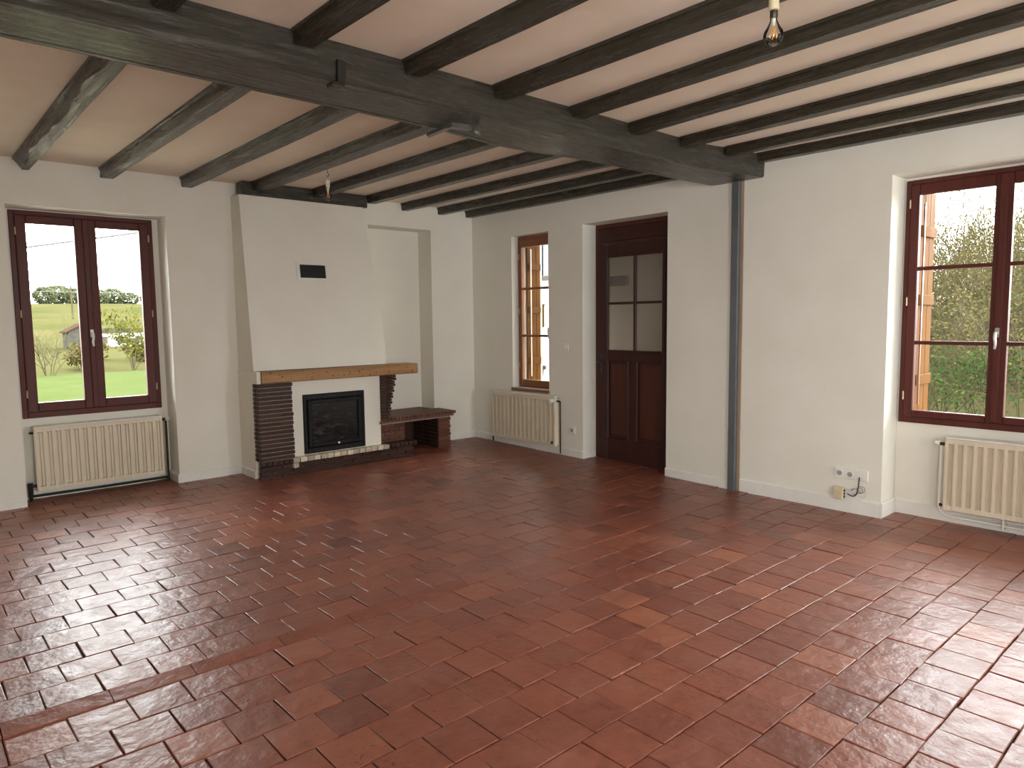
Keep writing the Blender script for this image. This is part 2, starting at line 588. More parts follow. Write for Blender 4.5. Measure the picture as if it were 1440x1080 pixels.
rows = []        # (y0, y1, phase)
y = -3.885
k = 0
phase = {0: -5.23, 1: -5.11}
while y > YF + 0.05:
    rows.append((y - 0.215, y, -5.23 + 0.1065 * (k % 2) + rnd.uniform(-.03, .03) * (k > 1), 'near'))
    y -= 0.215
    k += 1
y = -3.79
k = 0
while y < 0.26:
    rows.append((y, y + 0.203, -5.285 + 0.1065 * (k % 2) + rnd.uniform(-.02, .02) * (k > 2), 'far'))
    y += 0.203
    k += 1
slots = []
for y0, y1, ph, zone in rows:
    if zone == 'far' and y0 > 0.07:
        y1 = 0.262
        if y1 - y0 < 0.05:
            continue
    x = ph - P * 12
    while x < 0.262:
        x0, x1 = max(x, XL + 0.003), min(x + P, 0.262)
        if x1 - x0 > 0.03:
            slots.append((x0, x1, y0, y1))
        x += P
def area(sl):
    q = [project((sl[i], sl[j], -0.04)) for i, j in ((0, 2), (1, 2), (1, 3), (0, 3))]
    if any(p is None for p in q):
        return 0
    cx, cy = sum(p[0] for p in q) / 4, sum(p[1] for p in q) / 4
    if not (-40 < cx < 1480 and -40 < cy < 1110):
        return 0
    return abs(sum(q[i][0] * q[(i + 1) % 4][1] - q[(i + 1) % 4][0] * q[i][1] for i in range(4))) / 2
slots.sort(key=area, reverse=True)
variants = {}
def variant(L, W):
    key = (round(L, 3), round(W, 3))
    lst = variants.setdefault(key, [])
    if len(lst) < NVAR:
        v, f = tile_geo(rnd, L, W)
        t = min(1, max(0, rnd.gauss(0.5, 0.18)))
        lst.append((tile_mesh('tile', v, f, [t] * len(v)), v, f, t))
        return lst[-1]
    return rnd.choice(lst)
SV, SF, ST = [], [], []
for n, (x0, x1, y0, y1) in enumerate(slots):
    L, W = x1 - x0 - 0.0042, y1 - y0 - 0.0042
    cx, cy = (x0 + x1) / 2, (y0 + y1) / 2
    e = 0.05
    gx = (fz(cx + e, cy) - fz(cx - e, cy)) / (2 * e)
    gy = (fz(cx, cy + e * .4) - fz(cx, cy - e * .4)) / (.8 * e)
    rot = Matrix.Rotation(math.atan(gy) + rnd.gauss(0, .005), 3, 'X') @ Matrix.Rotation(-math.atan(gx) + rnd.gauss(0, .005), 3, 'Y') @ \
        Matrix.Rotation(rnd.gauss(0, .004), 3, 'Z')
    loc = Vector((cx, cy, fz(cx, cy) + rnd.gauss(0, .0009)))
    if n < 300:
        me = variant(L, W)[0]
        o = bpy.data.objects.new('tile', me)
        COL.objects.link(o)
        o.parent = floor
        o.location = loc - WLOC[floor.name]
        o.rotation_euler = rot.to_euler()
    else:
        v, f = tile_geo(rnd, L, W)
        t = min(1, max(0, rnd.gauss(0.5, 0.18)))
        b = len(SV)
        SV += [tuple(rot @ Vector(p) + loc - WLOC[floor.name]) for p in v]
        SF += [tuple(i + b for i in q) for q in f]
        ST += [t] * len(v)
# the sloping course where a wall once stood
x = -6.55
while x < 0.2:
    Ls = 0.36 + rnd.uniform(-.04, .06)
    x1 = min(x + Ls, 0.26)
    for (a, b) in ((x, x1),):
        v = []
        for zz in (-0.02, 0.0):
            for (px, py) in ((a + .002, -3.883), (b - .002, -3.883), (b - .002, -3.792), (a + .002, -3.792)):
                hz = fz(px, -3.79) if py > -3.8 else -0.06
                rise = 0.004 if zz == 0 else 0
                v.append((px, py, hz + zz + rise))
        base_i = len(SV)
        me = tile_mesh('sloped_tile', [tuple(Vector(p) - Vector(((a + b) / 2, -3.84, -.06))) for p in v],
                       [(0, 1, 5, 4), (1, 2, 6, 5), (2, 3, 7, 6), (3, 0, 4, 7), (4, 5, 6, 7)], [rnd.uniform(.35, .6)] * 8)
        o = bpy.data.objects.new('sloped_tile', me)
        COL.objects.link(o)
        o.parent = floor
        o.location = Vector(((a + b) / 2, -3.84, -.06)) - WLOC[floor.name]
    x = x1
me = tile_mesh('distant_tiles', SV, SF, ST)
o = bpy.data.objects.new('distant_tiles', me)
COL.objects.link(o)
o.parent = floor
o.location = (0, 0, 0)
o['kind'] = 'stuff'

# ------------------------------------------------------------------ baseboards
def baseboard(name, pts, h, t, label):
    """pts: polyline of the wall face at floor level; t vector offset into the room per segment"""
    m = MB()
    for (a, b, n) in pts:
        a, b, n = Vector(a), Vector(b), Vector(n)
        za, zb = fz(a.x, a.y), fz(b.x, b.y)
        prof = [(0, -0.01), (t, -0.01), (t, h - 0.012), (t - 0.008, h), (0, h)]
        m.rings([[(a.x + n.x * p, a.y + n.y * p, za + q) for p, q in prof],
                 [(b.x + n.x * p, b.y + n.y * p, zb + q) for p, q in prof]])
    return struct(m.build(name, 'white'), label, 'baseboard')

g = 0.001
baseboard('baseboard_back', [((XL, -g, 0), (-4.85, -g, 0), (0, -1, 0)), ((-3.632, -g, 0), (-3.02, -g, 0), (0, -1, 0)),
                             ((-3.632 - g, .25, 0), (-3.632 - g, -.016, 0), (-1, 0, 0)),
                             ((-0.55, -g, 0), (-0.001, -g, 0), (0, -1, 0))], 0.085, 0.016, 'white baseboard along the fireplace wall')
baseboard('baseboard_right', [((-g, -0.02, 0), (-g, -1.885, 0), (-1, 0, 0)), ((-.014, -1.885 - g, 0), (0.195, -1.885 - g, 0), (0, -1, 0)),
                              ((-g, -2.985, 0), (-g, -3.686, 0), (-1, 0, 0))], 0.085, 0.016, 'low white baseboard on both sides of the door')
baseboard('baseboard_near', [((-g, -3.795, 0), (-g, -4.99, 0), (-1, 0, 0)), ((-.018, -4.99 - g, 0), (0.25, -4.99 - g, 0), (0, -1, 0)),
                             ((0.27 - g, -5.0, 0), (0.27 - g, -6.32, 0), (-1, 0, 0)), ((-g, -6.32, 0), (-g, YF, 0), (-1, 0, 0))],
          0.118, 0.018, 'tall white baseboard below the triple socket and large window')
baseboard('baseboard_left', [((XL + g, 0, 0), (XL + g, YF, 0), (1, 0, 0))], 0.1, 0.016, 'white baseboard along the wall facing the door')
baseboard('baseboard_front', [((XL, YF + g, 0), (0, YF + g, 0), (0, 1, 0))], 0.1, 0.016, 'white baseboard opposite the fireplace')

# ------------------------------------------------------------------ beams
def wob(s, a, f=1.0):
    return a * noise.noise(Vector((s * f, a * 100, 3.7)))

mb = MB()
secs = []
n = 70
for i in range(n + 1):
    x = XL + 0.005 + (0 - 0.002 - XL - 0.005) * i / n
    nb = noise.noise(Vector((x * 1.3, 0, 0))) * 0.012
    nf = noise.noise(Vector((x * 1.1, 9, 0))) * 0.016
    zb = 2.680 + noise.noise(Vector((x * 0.9, 3, 5))) * 0.005
    yn = -3.845 + nb - max(0, (x + 0.75) / 0.75) * 0.12
    yf = -3.415 + nf - max(0, (x + 0.5) / 0.5) * 0.03 + (0.09 * math.exp(-((x + 2.4) / .45) ** 2))
    gr = 0.006 + 0.010 * max(0, noise.noise(Vector((x * 2.1, 7, 1))) + 0.45) if x < -2.3 else 0.001
    secs.append([(x, yn + 0.01, zb), (x, yn + 0.17, zb + nb * .3), (x, yf - 0.082, zb), (x, yf - 0.078, zb + gr * 1.6), (x, yf - 0.066, zb + gr * 1.6 + .001),
                 (x, yf - 0.060, zb + 0.002), (x, yf - 0.010, zb + 0.006), (x, yf, zb + 0.020), (x, yf + nb, CEIL - .001), (x, yn, CEIL - .001),
                 (x, yn - .004, 2.80), (x, yn, zb + 0.012)])
mb.rings(secs)
main = mb.build('main_beam', 'beam_x', None, smooth=True)
tag(main, 'massive grey painted beam crossing the whole ceiling beneath the joists', 'beam')

def joist(x0, x1, y0, y1, w, zb, label, group, wany=0.006, seed=0, bead=True, name='ceiling_joist', wr=None):
    m = MB()
    secs = []
    nn = 46
    for i in range(nn + 1):
        t = i / nn
        yy = y0 + (y1 - y0) * t
        xl = x0 + (x1 - x0) * t
        a = noise.noise(Vector((yy * 1.7, seed * 7.3, 0)))
        a2 = noise.noise(Vector((yy * 4.3, seed * 7.3, 5)))
        b = noise.noise(Vector((yy * 1.4, seed * 7.3, 9)))
        c = noise.noise(Vector((yy * 1.1, seed * 7.3, 14)))
        z = zb + 0.004 * c
        wl = wany * (a + 0.6 * a2)
        if wany > 0.02:
            wl = wany * (0.35 + a + 0.8 * a2)
        r = xl + w + (wr or 0.006) * b
        secs.append([(xl + wl + 0.004, yy, z), (r - 0.005, yy, z + 0.002), (r, yy, z + 0.008), (r + 0.008, yy, CEIL - .001),
                     (xl - 0.014, yy, CEIL - .001), (xl - 0.014, yy, CEIL - 0.018), (xl - 0.004, yy, CEIL - 0.022),
                     (xl - 0.003 + 0.5 * max(0, wl), yy, z + 0.045), (xl + wl, yy, z + 0.010)])
    m.rings(secs)
    o = m.build(name, 'beam_y', None, smooth=True)
    return tag(o, label, 'joist', group)

far = [(-4.765, .10, 2.775, 'grey joist with a very wavy lower edge above the two-sash country window', .045),
       (-4.145, .10, 2.778, 'grey joist above the radiator valve side of the country window', .016),
       (-3.480, .10, 2.778, 'grey joist landing on the wall between country window and chimney', .01),
       (-2.885, .13, 2.785, 'cracked grey joist carrying the bare bulb before the fireplace', .012),
       (-2.255, .11, 2.785, 'grey joist meeting the trimmer above the middle of the chimney hood', .006),
       (-1.620, .10, 2.785, 'grey joist ending at the door-side corner of the chimney hood', .006),
       (-1.045, .09, 2.785, 'grey joist above the tall wall recess beside the chimney', .006),
       (-0.525, .09, 2.785, 'grey joist landing between wall recess and room corner', .006),
       (-0.100, .098, 2.785, 'grey joist lying against the wall above the narrow window', .004)]
for i, (x, wd, z, lb, wn) in enumerate(far):
    ye = -0.001 if i not in (3, 4, 5) else (-0.205)
    joist(x - 0.01, x, -3.40 + (0.06 if i in (4,) else 0), ye, wd, z, lb, 'joists between main beam and fireplace wall', wn, i + 1)
near = [(-4.76, -4.76, .10, 'grey joist next to the iron strap joist, farther from the door wall'),
        (-4.14, -4.14, .10, 'grey joist starting beside the dark iron strap of the main beam'),
        (-3.53, -3.53, .11, 'grey joist from which the bare bulb by the large window hangs'),
        (-2.91, -2.90, .11, 'grey joist next to the bulb joist, on its door side'),
        (-2.255, -2.50, .10, 'grey joist midway between the bulb joist and the large window wall'),
        (-1.66, -2.02, .10, 'third grey joist from the large window wall, slightly skewed'),
        (-1.05, -1.36, .10, 'second grey joist from the large window wall, slightly skewed'),
        (-0.515, -0.62, .09, 'grey joist next to the wall plate above the large window'),
        (-0.100, -0.100, .098, 'grey joist lying against the wall above the large window')]
for i, (xa, xb, wd, lb) in enumerate(near):
    joist(xb, xa, YF + 0.002, -3.856 - (0.10 if i == 8 else 0.06 if i == 7 else 0), wd, 2.797, lb, 'joists between main beam and rear wall', .006 if i < 5 else .010, i + 21)
tr = MB()
tr.box(-2.985, -1.615, -0.200, -0.06, 2.738, CEIL - .001, bevel=.006)
tag(tr.build('chimney_trimmer', 'beam_x'), 'short grey trimmer beam lying along the top of the chimney hood', 'beam')

# grey cover strip below the beam end
tp = thing('trim_1', 'blue-grey vertical post strip under the end of the main beam', 'trim', (-0.02, -3.72, -0.06), kind='structure')
part('post', 'post', tp, (-0.045, -0.001, -3.757, -3.688, -0.062, 2.679), bevel=.003)
part('wood_strip', 'bare_wood', tp, (-0.012, -0.001, -3.790, -3.758, -0.062, 2.679), bevel=.002)

# iron on the beam
br = thing('iron_strap', 'dark iron strap folded around the lower edge of the main beam', 'bracket', (-3.90, -3.87, 2.67))
part('plate', 'iron', br, (-3.927, -3.880, -3.868, -3.852, 2.672, 2.778), bevel=.003)
m = MB(); m.box(-3.955, -3.885, -3.868, -3.80, 2.658, 2.672, bevel=.004); m.lathe([(0.012, 2.648), (0.014, 2.652), (0.014, 2.660)], -3.945, -3.815, 12)
m.build('foot', 'iron', br)
hk = thing('iron_anchor', 'twisted grey iron anchor bar screwed under the main beam', 'anchor', (-2.98, -3.55, 2.66))
m = MB()
m.rings([[(x + a, y + b, z) for a, b, z in ((-.018, -.012, 2.655), (.018, .012, 2.655), (.018, .012, 2.674), (-.018, -.012, 2.674))] for x, y in ((-3.02, -3.335), (-3.04, -3.60))])
m.build('arm', 'iron_grey', hk)
m = MB()
m.rings([[(-3.055, y1, z1) for y1, z1 in ((-3.635, 2.650), (-3.585, 2.650), (-3.585, 2.676), (-3.635, 2.676))],
         [(-2.95, y1, z1) for y1, z1 in ((-3.650, 2.648), (-3.610, 2.652), (-3.610, 2.676), (-3.650, 2.676))],
         [(-2.915, y1, z1) for y1, z1 in ((-3.645, 2.655), (-3.62, 2.655), (-3.62, 2.672), (-3.645, 2.672))]])
m.build('plate', 'iron_grey', hk)
m = MB(); m.lathe([(0.012, 2.622), (0.026, 2.630), (0.030, 2.645), (0.022, 2.66), (0.02, 2.676)], -2.885, -3.645, 12)
m.build('bolt', 'iron_grey', hk, smooth=True)

# ------------------------------------------------------------------ windows
def rail(parent, name, mat, fmap, u0, u1, v0, v1, d0, d1, bevel=.004):
    a, b = fmap(u0, d0, v0), fmap(u1, d1, v1)
    return part(name, mat, parent, (a[0], b[0], a[1], b[1], a[2], b[2]), bevel=bevel)

def frame_mesh(parent, name, mat, fmap, u0, u1, v0, v1, wl, wr, wt, wb, d0, d1, bevel=0.004):
    m = MB()
    for a in ((u0, u0 + wl, v0, v1), (u1 - wr, u1, v0, v1), (u0 + wl, u1 - wr, v1 - wt, v1), (u0 + wl, u1 - wr, v0, v0 + wb)):
        p, q = fmap(a[0], d0, a[2]), fmap(a[1], d1, a[3])
        m.box(p[0], q[0], p[1], q[1], p[2], q[2], bevel=bevel)
    return m.build(name, mat, parent)

def lever(parent, fmap, u, v, d, mat, sd=-1):
    """rosette and downward lever; sd: towards the room"""
    h = MB()
    p, q = fmap(u - .014, d, v - .035), fmap(u + .014, d + sd * .010, v + .035)
    h.box(p[0], q[0], p[1], q[1], p[2], q[2], bevel=.004)
    h.tube([fmap(u, d + sd * .008, v), fmap(u, d + sd * .048, v), fmap(u, d + sd * .054, v - .012)], .009, 10)
    h.tube([fmap(u, d + sd * .050, v + .006), fmap(u, d + sd * .055, v - .03), fmap(u - .006, d + sd * .055, v - .08), fmap(u - .002, d + sd * .053, v - .115)],
           [.009, .011, .010, .008], 10)
    return h.build('handle', mat, parent, smooth=True)

def hinge(parent, fmap, u, v, d, mat, h=.06):
    m = MB()
    m.tube([fmap(u, d, v - h / 2), fmap(u, d, v + h / 2)], .0065, 8)
    m.tube([fmap(u, d, v + h / 2), fmap(u, d, v + h / 2 + .008)], [.0065, .002], 8)
    return m.build('hinge', mat, parent, smooth=True)

def sash_window(name, label, fmap, R, d, mat, muntins, handle_mat, fr=.04, sl=.078, top=.068, bot=.10, mid=.085, mirror=1, hz=1.42, loc=None):
    u0, u1, v0, v1 = R
    t = thing(name, label, 'window', fmap((u0 + u1) / 2, d, v0), kind='structure')
    frame_mesh(t, 'frame', mat, fmap, u0, u1, v0, v1, fr, fr, fr, fr + .012, d, d + .07)
    um = (u0 + u1) / 2
    e = .0
    for k, (a, b) in enumerate(((u0 + fr + e, um - e), (um + e, u1 - fr - e))):
        wl, wr = (sl, mid) if k == 0 else (mid, sl)
        s = frame_mesh(t, 'sash', mat, fmap, a, b, v0 + fr + .012, v1 - fr - e, wl, wr, top, bot - .02, d - .012, d + .045, .006)
        g0, g1 = a + wl, b - wr
        h0, h1 = v0 + fr + .012 + bot - .02, v1 - fr - e - top
        gaps = sorted(muntins)
        for z in gaps:
            rail(s, 'muntin', mat, fmap, g0 - .002, g1 + .002, z - .014, z + .014, d - .006, d + .04)
        edges = [h0] + [z for z in gaps for _ in (0, 1)] + [h1]
        cells = list(zip(edges[0::2], edges[1::2])) if gaps else [(h0, h1)]
        for (za, zb_) in cells:
            rail(s, 'pane', 'glass', fmap, g0 - .006, g1 + .006, za - .004, zb_ + .004, d + .016, d + .022, 0)
        hu = u0 + fr if k == 0 else u1 - fr
        for hzz in (v0 + .21, (v0 + v1) / 2 + .01, v1 - .18):
            hinge(s, fmap, hu, hzz, d - .014, 'brass')
    ast = rail(t, 'astragal', mat, fmap, um - .024, um + .024, v0 + fr + .02, v1 - fr - .004, d - .026, d - .012, .006)
    lever(ast, fmap, um, hz, d - .026, handle_mat)
    return t

w1 = sash_window('window_1', 'red-brown two-sash window looking onto the lawn, left of fireplace', FY, LW, 0.252, 'win_red_z', [], 'plastic', hz=1.425)
w2 = sash_window('window_2', 'large red-brown window with crossbars looking onto bare bushes', FX, RW, 0.252, 'win_red_z', [1.290, 1.853], 'steel', hz=1.37,
                 fr=.036, sl=.062, top=.078, bot=.072, mid=.055)
# plaster ledge below the left window
# narrow window: one sash, three panes
u0, u1, v0, v1 = NW
t = thing('window_3', 'narrow orange-brown window with three panes beside the door', 'window', (0.1, (u0 + u1) / 2, v0), kind='structure')
frame_mesh(t, 'frame', 'win_lasure', FX, u0 + .001, u1 - .001, v0 + .001, v1 - .001, .03, .03, .045, .03, .10, .16)
s = frame_mesh(t, 'sash', 'win_lasure', FX, u0 + .032, u1 - .032, v0 + .032, v1 - .046, .04, .04, .085, .06, .09, .14)
for z in (1.311, 1.869):
    rail(s, 'muntin', 'win_lasure', FX, u0 + .07, u1 - .07, z - .014, z + .014, .092, .138)
for za, zb_ in ((v0 + .09, 1.30), (1.32, 1.86), (1.88, v1 - .13)):
    rail(s, 'pane', 'glass', FX, u0 + .068, u1 - .068, za, zb_, .114, .119, 0)
for hz_ in (0.95, 1.6, 2.25):
    hinge(s, FX, u1 - .031, hz_, .086, 'brass')
lever(s, FX, u0 + .045, 1.40, .09, 'plastic')
sill = part('window_sill', 'win_lasure', None, (-0.022, 0.10, -1.375, -0.730, 0.652, 0.6885), bevel=.006)
tag(sill, 'stained wooden sill board under the narrow window', 'sill')
# unseen rear windows, added to bring more daylight into the room
for i, (fm, H, d, sd) in enumerate(((FX, HL[0], XL - .2, 1), (FY, HF[0], YF - .2, 1), (FY, HF[1], YF - .2, 1))):
    a, b, c0, c1 = H
    lab = ['red-brown window in the wall facing the large window', 'red-brown window opposite the fireplace, on the side away from the door wall', 'red-brown window opposite the fireplace, near the large window wall'][i]
    t = thing('window_%d' % (4 + i), lab, 'window', fm((a + b) / 2, d, c0), kind='structure')
    frame_mesh(t, 'frame', 'win_red_z', fm, a + .001, b - .001, c0 + .001, c1 - .001, .06, .06, .06, .06, d, d + .05)
    rail(t, 'mullion', 'win_red_z', fm, (a + b) / 2 - .05, (a + b) / 2 + .05, c0 + .06, c1 - .06, d, d + .05)
    for p, q in ((a + .058, (a + b) / 2 - .048), ((a + b) / 2 + .048, b - .058)):
        rail(t, 'pane', 'glass', fm, p, q, c0 + .058, c1 - .058, d + .02, d + .026, 0)

# ------------------------------------------------------------------ door
dx = 0.200
t = thing('door_1', 'dark mahogany front door with four frosted panes and two lower panels', 'door', (dx, -2.435, -0.06), kind='structure')
m = MB()
for bx in ((dx + .01, dx + .09, -2.984, -2.945, -0.062, 2.511), (dx + .01, dx + .09, -1.925, -1.886, -0.062, 2.511), (dx + .01, dx + .09, -2.945, -1.925, 2.465, 2.511)):
    m.box(*bx, bevel=.004)
m.build('frame', 'door_panel', t)
part('transom_panel', 'door_wood', t, (dx + .012, dx + .06, -2.944, -1.926, 2.318, 2.464), bevel=.004)
part('transom_moulding', 'door_wood', t, (dx - .005, dx + .011, -2.944, -1.926, 2.296, 2.326), bevel=.006)
dl = MB()
for bx in ((dx, dx + .045, -2.940, -2.800, -0.050, 2.294), (dx, dx + .045, -2.060, -1.930, -0.050, 2.294), (dx, dx + .045, -2.80, -2.06, 2.165, 2.294),
           (dx, dx + .045, -2.80, -2.06, 1.050, 1.150), (dx, dx + .045, -2.80, -2.06, -0.050, 0.205), (dx, dx + .045, -2.455, -2.355, 0.205, 1.05)):
    dl.box(*bx, bevel=.003)
leaf = dl.build('door_leaf', 'door_wood', t)
for a, b in ((-2.800, -2.455), (-2.355, -2.060)):
    pm_ = MB()
    pm_.box(dx + .022, dx + .032, a + .001, b - .001, .206, 1.049)
    pm_.box(dx + .012, dx + .022, a + .035, b - .035, .24, 1.015, bevel=.009)
    pm_.build('panel', 'door_panel', leaf)
    frame_mesh(leaf, 'panel_moulding', 'door_wood', FX, a + .0005, b - .0005, .2055, 1.0495, .02, .02, .02, .02, dx - .004, dx + .0215, .006)
frame_mesh(leaf, 'glazing_moulding', 'door_wood', FX, -2.815, -2.045, 1.138, 2.178, .028, .028, .028, .028, dx - .014, dx + .002, .006)
rail(leaf, 'muntin', 'door_wood', FX, -2.442, -2.414, 1.151, 2.164, dx + .002, dx + .04)
rail(leaf, 'muntin', 'door_wood', FX, -2.799, -2.443, 1.652, 1.678, dx + .003, dx + .039)
rail(leaf, 'muntin', 'door_wood', FX, -2.413, -2.061, 1.652, 1.678, dx + .003, dx + .039)
for a, b in ((-2.803, -2.440), (-2.416, -2.058)):
    for c0, c1 in ((1.149, 1.655), (1.675, 2.166)):
        rail(leaf, 'pane', 'frosted', FX, a, b, c0, c1, dx + .018, dx + .024, 0)
h = MB()
h.box(dx - .006, dx, -1.985, -1.945, .895, 1.120, bevel=.003)
h.build('lock_plate', 'iron', leaf)
h = MB()
h.tube([(dx - .004, -1.965, 1.04), (dx - .05, -1.965, 1.04), (dx - .058, -1.975, 1.04), (dx - .058, -2.03, 1.036), (dx - .055, -2.075, 1.03)], [.009, .009, .010, .009, .007], 10)
h.build('door_handle', 'iron', leaf, smooth=True)
h = MB(); h.lathe([(.009, dx - .0085), (.011, dx - .006)], 0, -1.965, 12, 'x', .95)
h.build('keyhole', 'iron', leaf)
for z in (.25, 1.2, 2.1):
    h = MB(); h.tube([(dx - .006, -2.943, z - .05), (dx - .006, -2.943, z + .05)], .008, 8); h.build('hinge', 'iron', leaf, smooth=True)
part('threshold', 'steel', t, (dx - .012, dx + .05, -2.944, -1.926, -0.062, -0.052), bevel=.002)
# vestibule behind the door
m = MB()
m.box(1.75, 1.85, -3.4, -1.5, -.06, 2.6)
m.box(TO + .002, 1.75, -3.4, -3.3, -.06, 1.3); m.box(TO + .002, 1.75, -3.4, -3.3, 1.75, 2.6); m.box(TO + .002, .95, -3.4, -3.3, 1.3, 1.75); m.box(1.4, 1.75, -3.4, -3.3, 1.3, 1.75)  # side opening added to let a little daylight in behind the panes
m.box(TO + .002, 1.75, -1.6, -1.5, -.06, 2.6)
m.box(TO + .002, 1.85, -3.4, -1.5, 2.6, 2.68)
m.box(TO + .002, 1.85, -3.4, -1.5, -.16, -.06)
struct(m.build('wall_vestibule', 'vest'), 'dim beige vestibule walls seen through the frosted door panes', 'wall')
mbx = thing('letter_box', 'small dark letter box hanging behind the upper frosted door pane', 'letter box', (.27, -2.14, 1.84))
part('body', 'iron', mbx, (.2265, .29, -2.285, -2.075, 1.850, 1.955), bevel=.005)
part('flap', 'iron', mbx, (.2905, .295, -2.26, -2.10, 1.91, 1.94), bevel=.002)

# ------------------------------------------------------------------ radiators
def radiator(label, fmap, u0, u1, v0, v1, dface, dback, n, valve_side, pipes, loc, group=None):
    """fluted steel panel radiator; dface faces the room; valve_side +1 = u1 end"""
    sg = 1 if dback > dface else -1
    t = thing('radiator', label, 'radiator', loc)
    th = 0.034
    hb = 0.035
    m = MB()
    pitch = (u1 - u0 - .02) / n
    pts = [(u0, 0.004), (u0 + .01, 0)]
    for i in range(n):
        a = u0 + .01 + i * pitch
        pts += [(a + .17 * pitch, 0.0), (a + .20 * pitch, .020), (a + .45 * pitch, .020), (a + .475 * pitch, .006), (a + .525 * pitch, .006), (a + .55 * pitch, .020), (a + .80 * pitch, .020), (a + .83 * pitch, 0.0)]
    pts += [(u1 - .01, 0), (u1, .004)]
    fl = pts
    def ring(v, flat):
        return [fmap(u, dface + sg * (0.001 if flat and e > 0.004 else e), v) for u, e in fl] + [fmap(u1, dface + sg * th, v), fmap(u0, dface + sg * th, v)]
    m.rings([ring(v0, True), ring(v0 + hb, True), ring(v0 + hb + .008, False), ring(v1 - hb - .008, False), ring(v1 - hb, True), ring(v1, True)])
    body = m.build('panel', 'rad', t)
    m = MB()
    p, q = fmap(u0 + .004, dface + sg * (th + .001), v0 + .012), fmap(u1 - .004, dback - sg * .022, v1 - .02)
    m.box(p[0], q[0], p[1], q[1], p[2], q[2], bevel=.004)
    m.build('back_panel', 'rad', t)
    m = MB()
    p, q = fmap(u0 + .001, dface + sg * .002, v1 + .0005), fmap(u1 - .001, dback - sg * .018, v1 + .012)
    m.box(p[0], q[0], p[1], q[1], p[2], q[2], bevel=.004)
    m.build('top_grille', 'white', t)
    for u in (u0 + .18, u1 - .18):
        p, q = fmap(u - .012, dback - sg * .0225, v0 + .02), fmap(u + .012, dback - sg * .001, v1 - .05)
        part('bracket', 'pipe_white', t, (p[0], q[0], p[1], q[1], p[2], q[2]))
    for kind, u, v, mat in pipes:
        pass
    return t

def tubepart(parent, name, mat, pts, r, n=8):
    m = MB(); m.tube(pts, r, n)
    return m.build(name, mat, parent, smooth=True)

r1 = radiator('cream fluted radiator with dark pipes under the lawn-side window', FY, -4.752, -3.722, 0.068, 0.618, 0.135, 0.268, 15, 1, [], (-4.24, .2, -.02))
tubepart(r1, 'supply_pipe', 'brass_dark', [(-3.722, .17, .585), (-3.690, .17, .585), (-3.682, .17, .575), (-3.682, .17, -.022)], .010)
v_ = tubepart(r1, 'valve', 'brass_dark', [(-3.720, .165, .59), (-3.690, .165, .59)], .013)
m = MB(); m.lathe([(.012, -3.69), (.017, -3.688), (.018, -3.66), (.013, -3.652)], 0, .165, 14, 'x', .592); m.build('knob', 'plastic', v_, smooth=True)
tubepart(r1, 'bleed_plug', 'brass_dark', [(-4.752, .16, .578), (-4.775, .16, .578), (-4.785, .16, .578)], [.012, .010, .006])
v_ = tubepart(r1, 'return_valve', 'brass_dark', [(-4.752, .16, .115), (-4.81, .16, .115)], .013)
tubepart(v_, 'elbow', 'black_plastic', [(-4.80, .16, .145), (-4.80, .16, .04), (-4.80, .16, -.022)], [.022, .020, .011])
tubepart(r1, 'floor_pipe', 'black_plastic', [(-4.80, .235, .012), (-4.2, .235, .010), (-3.66, .235, .012)], .012)

r2 = radiator('cream fluted radiator under the narrow window beside the door', FX, -1.545, -0.450, 0.070, 0.628, -0.095, -0.0015, 15, 1, [], (-.05, -1.0, 0))
v_ = tubepart(r2, 'valve', 'brass_dark', [(-.055, -1.545, .585), (-.055, -1.58, .585)], .012)
tubepart(r2, 'supply_pipe', 'brass_dark', [(-.04, -1.578, .585), (-.035, -1.575, .30), (-.02, -1.560, .0), (-.02, -1.560, fz(0, -1.56) + .01)], .008)
m = MB(); m.lathe([(.014, -.10), (.022, -.098), (.023, -.145), (.017, -.152)], 0, -1.520, 14, 'x', .592); m.build('thermostat_knob', 'plastic', r2, smooth=True)
m = MB(); m.lathe([(.015, -.0965), (.017, -.10), (.013, -.108)], 0, -1.505, 12, 'x', .112); m.build('drain_plug', 'brass_dark', r2, smooth=True)
tubepart(r2, 'return_pipe', 'brass_dark', [(-.05, -.45, .09), (-.05, -.425, .09), (-.05, -.42, .07), (-.05, -.42, fz(0, -.42) + .01)], .010)

r3 = radiator('cream fluted radiator with white pipes under the large bush-side window', FX, -6.26, -5.372, 0.055, 0.588, 0.135, 0.268, 14, -1, [], (.2, -5.8, -.06))
v_ = tubepart(r3, 'valve', 'brass_dark', [(.155, -5.372, .545), (.155, -5.335, .545)], .012)
m = MB(); m.lathe([(.011, -5.336), (.017, -5.333), (.018, -5.305), (.012, -5.298)], .155, 0, 14, 'y', .548); m.build('knob', 'plastic', v_, smooth=True)
tubepart(r3, 'supply_pipe', 'pipe_white', [(.165, -5.340, .54), (.165, -5.340, .08), (.165, -5.348, .04), (.17, -5.375, .012), (.175, -5.42, .0), (.175, -6.25, -.004)], .009)
tubepart(r3, 'return_pipe', 'pipe_white', [(.20, -5.40, .03), (.20, -6.25, .024)], .008)
part('pipe_clip', 'pipe_white', r3, (.160, .250, -5.760, -5.745, -.030, .060), bevel=.003)
tubepart(r3, 'drain_plug', 'brass_dark', [(.15, -5.372, .085), (.15, -5.350, .085)], .012)

